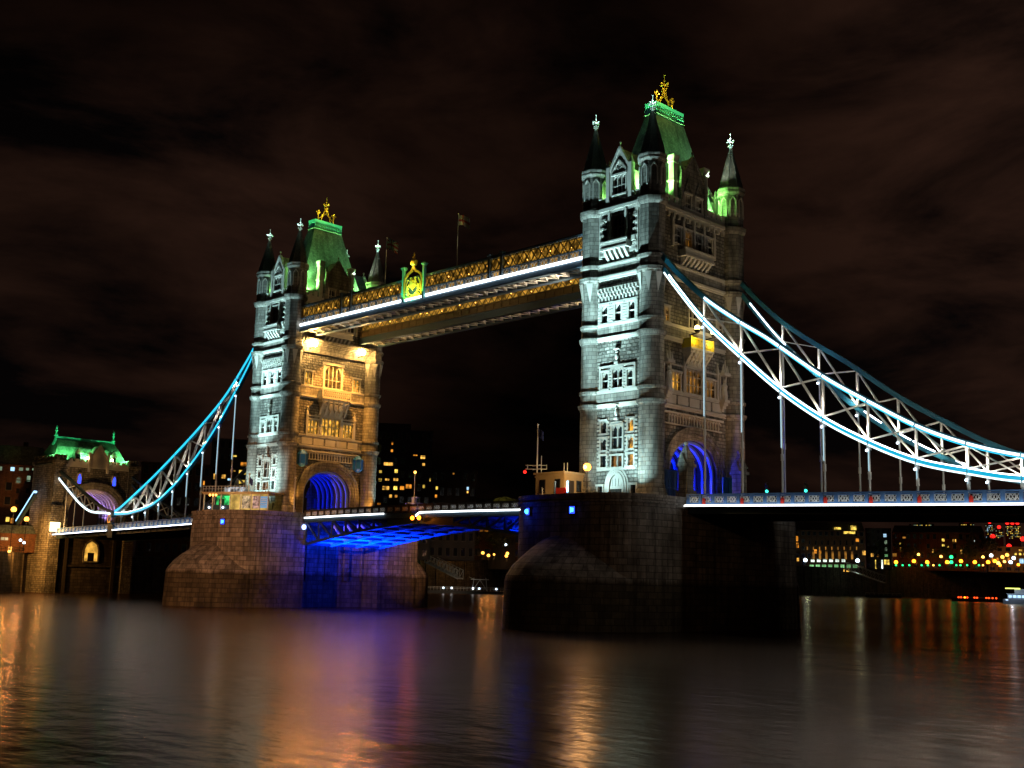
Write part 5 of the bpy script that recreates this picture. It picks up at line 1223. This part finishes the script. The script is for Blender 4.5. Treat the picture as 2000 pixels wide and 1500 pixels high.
# left of the gatehouse
building('hotel', 'red brick hotel with arched windows and lit attic row left of the gatehouse', 'hotel', -120, 78, 906, 318, M_BRICK,
    [(19,937,11,12,'p',1),(62,934,12,13,'p',1),(-25,939,11,12,'p',1),(39,934,7,10,'p'),(20,958,7,9,'k'),(62,957,8,9,'k'),(39,958,6,9,'k'),(5,915,8,7,'c'),(22,914,8,8,'p'),(35,914,6,7,'p'),(47,914,5,7,'p'),(64,912,9,8,'w'),(20,980,7,9,'k'),(-20,914,8,7,'p'),
     (5,1014,7,8,'y'),(14,1017,6,10,'o'),(52,1014,12,10,'y')], 18, None, 5.5, M_SLATE, None, None, 6, 9)
building('quay_house', 'low dark house with small lit windows on the quay at the left edge', 'house', -90, 70, 1042, 298, M_BRICK, [(16,1072,7,9,'y'),(-30,1060,8,9,'d'),(3,1052,14,5,'p')], 7, None, 2.2, M_SLATE)
building('gatehouse_stair', 'blank brick stair block joined to the left of the gatehouse', 'building', 66, 100, 900, 306, M_BRICK, [(82,985,6,22,'k'),(82,930,6,12,'k')], 8)
building('lodge', 'dark brick block right of the gatehouse with a pale rooftop box', 'building', 262, 400, 905, 345, M_BRICK,
    [(303,921,4,9,'d'),(392,1008,4,8,'o'),(407,930,3,10,'a'),(387,943,3,8,'o'),(385,962,3,6,'d')], 16, None, 0, None, lambda t,W,s,zt,zb,zat,e: MB().box(W*.40,W*.62,min(-s*2,-s*9),max(-s*2,-s*9),zt,zt+3.0).prism([(W*.40,-s*2,zt+3.0),(W*.62,-s*2,zt+3.0),(W*.56,-s*2,zt+5.8),(W*.44,-s*2,zt+5.2)],[(W*.40,-s*9,zt+3.0),(W*.62,-s*9,zt+3.0),(W*.56,-s*9,zt+5.8),(W*.44,-s*9,zt+5.2)]).build('rooftop_box', M_BUFF, t), None, 6, 8)
building('shop_row', 'row of brightly lit shop fronts under the right end of the left hand span', 'shops', 262, 352, 1032, 350, M_CONC,
    [(270,1066,7,3,'g'),(280,1066,9,3,'y'),(271,1075,8,16,'d'),(281,1075,8,16,'a'),(308,1059,18,4,'c'),(328,1057,10,8,'a'),(340,1060,5,6,'w'),(316,1073,12,9,'c'),(331,1074,7,6,'o'),(300,1074,9,10,'d')], 8)
# behind the farther tower and between the towers
building('apartment_tower', 'dark apartment slab behind the kiosk with orange lit windows left of the farther tower', 'apartment block', 398, 500, 858, 420, M_CONC,
    [(444,890,9,3,'y'),(464,906,13,7,'o'),(479,907,6,7,'a'),(443,919,10,3,'a'),(462,922,14,8,'y'),(479,924,5,7,'o'),(425,930,8,7,'a'),(437,936,7,4,'c'),(464,941,16,7,'y'),(468,958,6,8,'y')], 18, 'dark hotel slabs', 0, None, None, None, 9, 7)
building('stepped_hotel', 'tall dark stepped hotel with many amber windows just right of the farther tower', 'hotel', 690, 836, 840, 440, M_CONC,
    [(756,866,3,5,'o'),(756,880,4,5,'o'),(803,889,8,2,'o'),(818,893,9,6,'a'),(750,906,18,6,'a'),(735,921,5,5,'y'),(766,920,6,7,'y'),(820,907,5,5,'a'),(735,937,6,6,'y'),(749,937,8,5,'a'),(766,937,9,6,'a'),(747,953,13,7,'a'),(766,953,7,7,'y'),(779,953,8,7,'o'),(792,950,11,8,'o'),(834,937,2,6,'y'),(822,950,4,6,'y'),(757,969,5,6,'a'),(768,969,5,5,'d'),(735,984,6,4,'o')], 20, 'dark hotel slabs', 0, None,
    lambda t,W,s,zt,zb,zat,e: MB().box(W*.25,W*.7,min(-s*3,-s*14),max(-s*3,-s*14),zt,zt+3).build('plant_room', M_CONC, t), None, 10, 9)
building('hotel_wing', 'lower dark hotel wing with few lit windows between the towers', 'hotel', 836, 926, 918, 446, M_CONC,
    [(835+13,953,4,6,'y'),(847,969,4,6,'o'),(909,954,4,6,'c'),(909,961,3,4,'a'),(880,925,3,3,'d')], 18, 'dark hotel slabs', 0, None, None, None, 6, 6)
building('dock_house', 'dark long house beyond the bascules with lit windows close under the deck', 'building', 830, 1016, 985, 500, M_BRICK,
    [(938,1036,6,7,'o'),(948,1036,6,7,'o'),(858,1058,14,12,'d'),(842,1060,4,4,'g'),(866,1088,8,18,'d'),(900,1060,6,9,'k'),(980,1056,6,9,'k')], 12, None, 3, M_SLATE, None, None, 4, 10)
t = thing('glass_dome', tuple(at(986,980,505).xy)+(zq(505)-4,), 'dim yellowish ribbed dome showing over the bascule rail near the nearest pier', 'dome')
MB().lathe([(7.2,0),(7.2,27.5)],0,0,20).build('drum', M_CONC, t)
mb = MB(); mb.lathe([(7.2,27.55),(6.6,29.2),(4.6,30.6),(2.0,31.4),(.3,31.7)],0,0,20); mb.build('dome_shell', glow('dome_glow',(.55,.45,.06),.05,.6,.3), t)
mb = MB()
for k in range(10): a = k*PI/5; mb.path([(r*math.cos(a),r*math.sin(a),z) for r, z in ((7.3,27.6),(6.7,29.25),(4.7,30.7),(2.0,31.5),(.3,31.8))],.16)
mb.build('dome_ribs', M_BLACK, t)
# right bank
building('terrace', 'four storey riverside terrace with green white shop lights, right of the nearest pier', 'terrace', 1530, 1690, 1036, 800, M_BRICK,
    [(1544,1052,5,9,'o'),(1558,1052,4,9,'o'),(1544,1065,5,8,'o'),(1558,1065,6,9,'o'),(1594,1077,5,7,'o'),(1603,1078,4,5,'o'),(1638,1032,13,4,'y'),(1654,1040,10,5,'y'),(1669,1031,11,8,'y'),(1665,1040,14,5,'y'),(1676,1055,6,6,'o'),(1688,1080,6,8,'a'),(1556,1108,9,5,'w')]+
    hw(1588,6,12,1095,7,5,'w')+hw(1590,7,12.5,1085,4,14,'d')+hw(1583,8,12,1060,3,8,'k')+hw(1578,9,12,1071,2,6,'d')+hw(1543,3,8,1093,4,6,'a')+hw(1620,5,9,1114,5,5,'a')+hw(1586,8,12,1106,8,6,'g'), 20, 'far bank buildings on the right', 6, M_SLATE, None, None, 5, 14)
building('glass_block', 'narrow dark glass block with a lit yellow entrance right of the terrace', 'building', 1692, 1742, 1032, 815, M_CONC,
    [(1730,1046,6,6,'c'),(1731,1059,5,7,'p'),(1731,1073,5,7,'p'),(1731,1085,7,4,'g'),(1711,1102,3,16,'y'),(1723,1102,3,16,'w'),(1732,1098,10,9,'y'),(1704,1084,5,6,'a'),(1715,1085,6,5,'d')], 20, 'far bank buildings on the right', 0, None, None, None, 6, 5)
building('warehouse', 'long low dark warehouse with scattered small lights at the far right', 'warehouse', 1744, 1925, 1040, 850, M_BRICK,
    [(1760,1073,3,7,'a'),(1764,1073,3,7,'o'),(1748,1084,8,6,'d'),(1760,1062,3,3,'y'),(1768,1050,6,3,'d'),(1845,1055,5,5,'y'),(1845,1065,5,4,'y'),(1854,1068,3,3,'y'),(1864,1056,2,5,'a'),(1869,1056,2,5,'a'),(1824,1076,3,6,'a'),(1880,1078,4,7,'a'),(1800,1060,4,6,'k'),(1905,1056,2,4,'w')], 24, 'far bank buildings on the right', 5, M_SLATE, None, None, 4, 14)
building('flats', 'pale block of flats with orange lit front at the right edge', 'apartment block', 1930, 2060, 1068, 860, M_BUFF,
    hw(1985,3,9,1082,4,4,'y')+hw(1938,5,11,1092,4,5,'o')+[(1996,1096,8,8,'c'),(1975,1100,4,4,'c'),(1995,1075,6,3,'a')], 20, 'far bank buildings on the right', 0, None, None, None, 4, 8)
rw = random.Random(11)
for i, (a, b, yt, ybb, lab, tint, red) in enumerate(((1786,1827,1023,1060,'distant office slab with rows of pale lit windows, leftmost on the skyline','p',0),(1876,1906,1022,1090,'distant square office tower with a red roof lamp, second on the skyline','y',1),
        (1927,1946,1024,1090,'distant slim tower with bluish lights and red lamps near the right edge','c',1),(1947,1962,1034,1090,'distant narrow dim tower between two brighter ones near the right edge','p',1),(1966,1996,1026,1090,'distant broad tower with three red roof lamps at the right edge','y',3))):
    ws = []
    for r_ in range(int((min(ybb,1052)-yt)/3.2)):
        for c in range(int((b-a)/3)):
            if rw.random() < .55: ws.append((a+1.5+c*3+rw.random(), yt+3+r_*3.2, 1.7, 1.3, rw.choice((tint,'p','y'))))
    def ex(t, W, s, zt, zb, zat, e, red=red):
        for k in range(max(1,red) if red else 0): MB().ball((W*(k+.5)/red,-s*2,zt+5),3.6,8).build('warning_lamp', M_RED, t)
        MB().box(W*.3,W*.7,min(-s*4,-s*20),max(-s*4,-s*20),zt,zt+5).build('plant_room', M_CONC, t)
    building('office_tower', lab, 'office tower', a, b, yt, 2600, M_CONC, ws, 40, 'distant office towers', 0, None, ex, None)

# ------------------------------------------------------------------ lamps, trees, boats and jetties on the far bank
def street_lamp(px, py, D, mt, label, grp, r=None, W=0, col=(1,.5,.15), zb=None):
    zb = zq(D) if zb is None else zb
    q = at(px, py, D); r = r or .0016*D
    t = thing('street_lamp', (q.x,q.y,zb), label, 'street lamp', grp); h = q.z-zb
    MB().tube((0,0,0),(0,0,max(.5,h-r*.8)),.0002*D+.03,7,.0001*D+.03).lathe([(r*.5,h-r*1.1),(r*.7,h-r*.8)],0,0,8).build('post', M_BLACK, t)
    MB().ball((0,0,h),r,9).build('globe', mt, t)
    if W: point('lamp_light', (q.x+.9*r*2,q.y-.9*r*2,q.z), W, col, r*.5)
street_lamp(27,995,276,M_SOD,'bright orange globe lamp on the quay at the left edge below the hotel','street lamps on the far bank',.62,1800)
street_lamp(52,1014,280,M_SOD,'second orange globe lamp by the hotel door at left','street lamps on the far bank',.55,1000)
for i,(px,py,lab) in enumerate(((40,1055,'whitish lamp of a close pair on the quay at left, upper one'),(47,1060,'pinkish lamp of a close pair on the quay at left, lower one'),(18,1077,'yellow lamp low at the left edge beside the quay house'))):
    street_lamp(px,py,272,M_COLDL if i<2 else M_SODS,lab,'small quay lamps at left',.3)
mids = [(887,1080,'left lamp of the amber pair right of the farther pier'),(895,1079,'right lamp of the amber pair right of the farther pier'),(943,1080,'left lamp of the three amber lamps midway between the piers'),(954,1085,'lowest lamp of the three amber lamps midway between the piers'),(965,1083,'right faint lamp of the three amber lamps midway between the piers'),(991,1081,'amber lamp close to the nearest pier, upper of two'),(989,1086,'amber lamp close to the nearest pier, lower of two')]
for px,py,lab in mids: street_lamp(px,py,476,M_SOD,lab,'amber promenade lamps between the piers',.66 if px not in (965,) else .45,450)
street_lamp(825,1080,462,M_GRN,'green lamp at the right side of the farther pier','coloured lamps on the far bank',.9,300,(.05,1,.4))
street_lamp(988,1064,490,M_COLDL,'small white lamp above the amber lamps beside the nearest pier','coloured lamps on the far bank',.5)
ro = [1750,1785,1811,1850,1877,1904,1930,1943]
for i,px in enumerate(ro): street_lamp(px,1098-(i%3==1)*2,835,M_ORNG,'orange lamp along the far right promenade, number %s from the left'%('first second third fourth fifth sixth seventh eighth'.split()[i]),'orange promenade lamps at far right',1.25,160,(1,.25,.03))
for i,px in enumerate((1750,1763,1776,1800,1812,1823,1835,1868,1876,1889,1912,1920)): street_lamp(px,1104,822,M_GRN if i not in (5,11) else M_SODS,'small low lamp on the far right quay edge, %s from the left'%('first second third fourth fifth sixth seventh eighth ninth tenth eleventh twelfth'.split()[i]),'small green quay lamps at far right',.6)
for px,py,mt,lab in ((1958,1088,M_SOD,'brightest sodium lamp near the right edge'),(1967,1084,M_SOD,'high amber lamp right of the brightest sodium lamp'),(1936,1085,M_COLDL,'white lamp above the orange row near the right edge'),(1950,1100,M_SODS,'low amber lamp under the brightest sodium lamp'),(1980,1090,M_COLDL,'cold white lamp at the right edge, upper'),(1974,1098,M_COLDL,'bluish lamp at the right edge, lower'),(1858,1088,M_GRN,'single green lamp high over the warehouse quay'),(1858,1098,M_GRN,'green lamp under the single high green lamp')): street_lamp(px,py,828,mt,lab,'mixed lamps near the right edge',1.2,250 if mt is M_SOD else 0,(1,.4,.08))
for px,py,mt,lab in ((1573,1094,M_COLDL,'large greenish white lamp at the left end of the terrace'),(1675,1095,M_COLDL,'greenish white lamp at the right end of the terrace')): street_lamp(px,py,786,mt,lab,'white lamps in front of the terrace',1.3,900,(.75,1,.6))
for px,py,D,mt,lab in ((1971,1067,2550,M_RED,'large red beacon among the distant towers'),(1939,1048,2550,M_RED,'small red beacon low on the slim distant tower'),(1998,1053,2550,M_RED,'red beacon cut by the right edge')):
    street_lamp(px,py,D,mt,lab,'red beacons among the towers',5)
for px,py,mt,lab in ((1953,1104,M_ORNG,'low orange lamp just right of the orange promenade row'),(1962,1097,M_SODS,'amber lamp between the brightest sodium lamp and its high neighbour'),(1989,1103,M_ORNG,'low orange lamp at the very right edge'),(1920,1088,M_SODS,'small amber lamp above the end of the orange row'),(1838,1087,M_SODS,'small amber lamp high on the warehouse front'),(1794,1083,M_SODS,'small amber lamp high at the left half of the warehouse')): street_lamp(px,py,832,mt,lab,'mixed lamps near the right edge',.95)
# trees
M_LEAF = mottle(mat('tree_leaves', (.045,.05,.02), .9), .5, .6); M_BARK = mat('tree_bark', (.05,.04,.03), .95)
def tree(px, yb, yt, D, label, grp, bare=False):
    a = at(px,yb,D); top = at(px,yt,D); zb = zq(D); h = top.z-zb; rt = random.Random(px*7+int(D))
    t = thing('tree', (a.x,a.y,zb), label, 'tree', grp)
    tr = MB(); tr.tube((0,0,0),(0,0,h*.55),h*.028,7,h*.014); tips = []
    for k in range(14):
        z = h*(.3+.4*rt.random()); an = rt.random()*2*PI; l = h*(.18+.22*rt.random()); p = Vector((0,0,z)); q = p+Vector((math.cos(an)*l,math.sin(an)*l,l*.8)); tr.tube(p,q,h*.011,5,h*.004)
        for j in range(4): w_ = q+Vector((rt.gauss(0,1),rt.gauss(0,1),rt.gauss(.5,.7)))*h*.10; tr.tube(p.lerp(q,.5+.12*j),w_,h*.005,4,h*.002); tips.append(w_)
    tr.build('trunk', M_BARK, t)
    if bare: return
    cr_ = MB(); ls = max(.35, h*.028)
    for c in tips:
        rad = h*(.06+.05*rt.random())
        for k in range(26):
            p = c+Vector((rt.gauss(0,1),rt.gauss(0,1),rt.gauss(0,.8)))*rad*.7; n = Vector((rt.gauss(0,1),rt.gauss(0,1),rt.gauss(0,1))).normalized(); u = n.orthogonal().normalized()*ls; v = n.cross(u).normalized()*ls*.7
            cr_.quad(p-u,p+v,p+u,p-v)
    cr_.build('crown', M_LEAF, t)
tree(282,1000,948,330,'bare winter tree behind the far chain right of the gatehouse','trees on the far bank',True)
tree(372,1000,950,372,'bare winter tree under the cyan chain left of the kiosk','trees on the far bank',True)
for px,yt,D,lab in ((925,1046,492,'dark tree left of the lamps between the piers'),(975,1040,494,'dark tree beside the nearest pier behind the lamps'),(1915,1052,845,'dark bushy tree right of the warehouse'),(1712,1062,808,'dark tree in front of the glass block'),(1775,1066,838,'dark tree at the left end of the warehouse'),(1745,1105,800,'small dark bush on the quay right of the sloping gangway'),(1835,1070,836,'dark tree midway along the warehouse front'),(1890,1072,834,'dark tree at the right part of the warehouse front')): tree(px,1100,yt,D,lab,'trees on the far bank')
# gangways and pontoons
def gangway(p0, p1, hgt, label):
    p0 = Vector(p0); p1 = Vector(p1); t = thing('gangway', tuple(p0), label, 'gangway', 'sloping gangways'); d = p1-p0; n = 10; sd = Vector((-d.y,d.x,0)).normalized()*1.2
    MB().prism([tuple(-sd),tuple(sd),tuple(sd+Vector((0,0,.25))),tuple(-sd+Vector((0,0,.25)))],[tuple(d-sd),tuple(d+sd),tuple(d+sd+Vector((0,0,.25))),tuple(d-sd+Vector((0,0,.25)))]).build('deck', M_METAL, t)
    for e in (-1,1):
        mb = MB(); H = Vector((0,0,hgt)); o = sd*e; mb.bar(tuple(o+H),tuple(d+o+H),.22); mb.bar(tuple(o),tuple(d+o),.22)
        for i in range(n):
            a, b = d*(i/n)+o, d*((i+1)/n)+o; mb.bar(tuple(a),tuple(a+H),.15); mb.bar(tuple(a),tuple(b+H),.14)
        mb.bar(tuple(d+o),tuple(d+o+H),.15); mb.build('side_truss', M_METAL, t)
gangway(at(834,1098,450), at(899,1131,430), 3.3, 'white lattice gangway sloping down to the pontoon between the piers')
gangway(at(1652,1112,775), at(1728,1139,750), 4.5, 'dim lattice gangway sloping down to the water below the terrace')
spot('gangway_light', tuple(at(870,1150,400)+Vector((0,0,2))), tuple(at(870,1112,440)), 3000, (1,.85,.6), 60)
a, b = at(828,1150,432), at(990,1150,432); d = b-a; d.z = 0
t = thing('pontoon', (a.x,a.y,ZW), 'long floating pontoon with railing and small blue white lights between the piers', 'pontoon', None, math.atan2(d.y,d.x)); W_ = d.length
MB().box(0,W_,-2.5,2.5,-.5,1.1).build('hull', M_BLACK, t)
mb = MB()
for z in (1.9,2.4): mb.bar((0,-2.4,z),(W_,-2.4,z),.10)
for i in range(26): x = W_*i/25; mb.bar((x,-2.4,1.1),(x,-2.4,2.4),.09)
mb.build('railing', M_METAL, t)
for f in (.235,.335,.59,.665,.87): MB().ball((W_*f,-2.6,2.0),.32,8).build('lamp', M_COLDL, t)
mb = MB(); xa = W_*.58
for x in (xa,xa+5.6):
    for y in (-1.5,1.5): mb.bar((x,y,1.1),(x+(.6 if x==xa else -.6),y,6.0),.18)
mb.box(xa-.6,xa+6.2,-1.8,1.8,5.2,5.5); mb.bar((xa,-1.5,1.1),(xa+2.8,-1.5,5.2),.14); mb.bar((xa+5.6,-1.5,1.1),(xa+2.8,-1.5,5.2),.14); mb.bar((xa-1.2,0,6.2),(xa+1.0,0,5.2),.14); mb.build('canopy', M_METAL, t)
a, b = at(1690,1146,742), at(1760,1146,742); d = b-a
t = thing('pontoon', (a.x,a.y,ZW), 'short dark pontoon at the foot of the gangway below the terrace', 'pontoon', None, math.atan2(d.y,d.x)); W_ = Vector((d.x,d.y)).length
MB().box(0,W_,-3,3,-.5,1.6).build('hull', M_BLACK, t); mb = MB(); [mb.bar((W_*i/8,-2.8,1.6),(W_*i/8,-2.8,2.8),.15) for i in range(9)]; mb.bar((0,-2.8,2.8),(W_,-2.8,2.8),.15); mb.build('railing', M_METAL, t)
# added barge, its red lamps stand for boat light trails; passenger boat
def hull(mb, L_, B_, z0, z1, bow=.18):
    lo = []; hi = []
    for f, w_ in ((0,.75),(.12,1),(1-bow,1),(1-bow*.45,.72),(1,.04)): lo.append((L_*f*.97,w_*.8)); hi.append((L_*f,w_))
    pl = [(x,-w_*B_/2*1.0,z0) for x, w_ in lo]+[(x,w_*B_/2,z0) for x, w_ in reversed(lo)]; ph = [(x,-w_*B_/2,z1) for x, w_ in hi]+[(x,w_*B_/2,z1) for x, w_ in reversed(hi)]
    return mb.prism(pl,ph)
a, b = at(1572,1150,690), at(1462,1150,690)
a, b = at(1858,1150,660), at(1962,1150,660); d = b-a
t = thing('barge', (a.x,a.y,ZW), 'added low dark barge, red lamps standing for boat light trails, left of the passenger boat', 'barge', None, math.atan2(d.y,d.x)); L_ = Vector((d.x,d.y)).length
hull(MB(),L_,7,-.8,1.7).build('hull', M_BLACK, t); MB().box(1,L_*.75,-2.4,2.4,1.7,2.3).build('hatch', M_DKP, t)
for px in (1872,1877,1884,1889,1903,1908,1926,1931,1938,1945): MB().ball((L_*(px-1858)/104,-3.5,2.1),.42,8).build('lamp', M_RED if False else M_ORNG if px in (1884,) else glow('boat_trail_red',(1,.06,.01),4), t)
a, b = at(1958,1152,600), at(2075,1152,600); d = b-a
t = thing('passenger_boat', (a.x,a.y,ZW), 'passenger boat with pale blue white hull and red light at the right edge', 'boat', None, math.atan2(d.y,d.x)); L_ = Vector((d.x,d.y)).length
M_HULL = mat('boat_hull_paint', (.75,.8,.85), .3)
hull(MB(),L_,7,-.6,2.2,.2).build('hull', M_HULL, t)
MB().box(L_*.08,L_*.8,-2.9,2.9,2.2,4.6).box(L_*.06,L_*.82,-3.1,3.1,4.6,4.85).build('cabin', M_HULL, t)
MB().box(L_*.2,L_*.5,-2.2,2.2,4.85,7.0).build('wheelhouse', M_HULL, t)
for i in range(9): MB().box(L_*(.1+i*.075),L_*(.155+i*.075),-2.96,-2.9,2.9,4.1).build('window', GLW['c'], t)
MB().box(L_*.05,L_*.9,-3.2,-3.0,1.6,2.1).build('side_light', glow('boat_side_light',(.45,.65,1),2.2), t)
MB().box(L_*.42,L_*.8,-3.15,-3.02,4.35,4.85).build('red_light', M_RED, t); MB().box(L_*.05,L_*.3,-2.5,-2.3,7.0,7.4).build('top_light', glow('boat_top_light',(.9,1,.15),3), t)
point('boat_glow', tuple(at(1975,1140,590)), 900, (.6,.75,1), .3)
# the land tie beyond the gatehouse, with its blue white light line
a, b = at(33,1022,300), at(69,964,294)
t = thing('anchor_chain', tuple(a), 'straight sloping chain with a pale blue light line left of the gatehouse', 'chain'); d = b-a
mb = MB(); mb.bar((0,0,0),tuple(d),.7,.9); mb.build('chord', M_DKP, t); MB().bar((0,0,.55),tuple(d+Vector((0,0,.55))),.75,.35).build('light_strip', glow('pale_blue_led',(.35,.65,1),2.2), t)
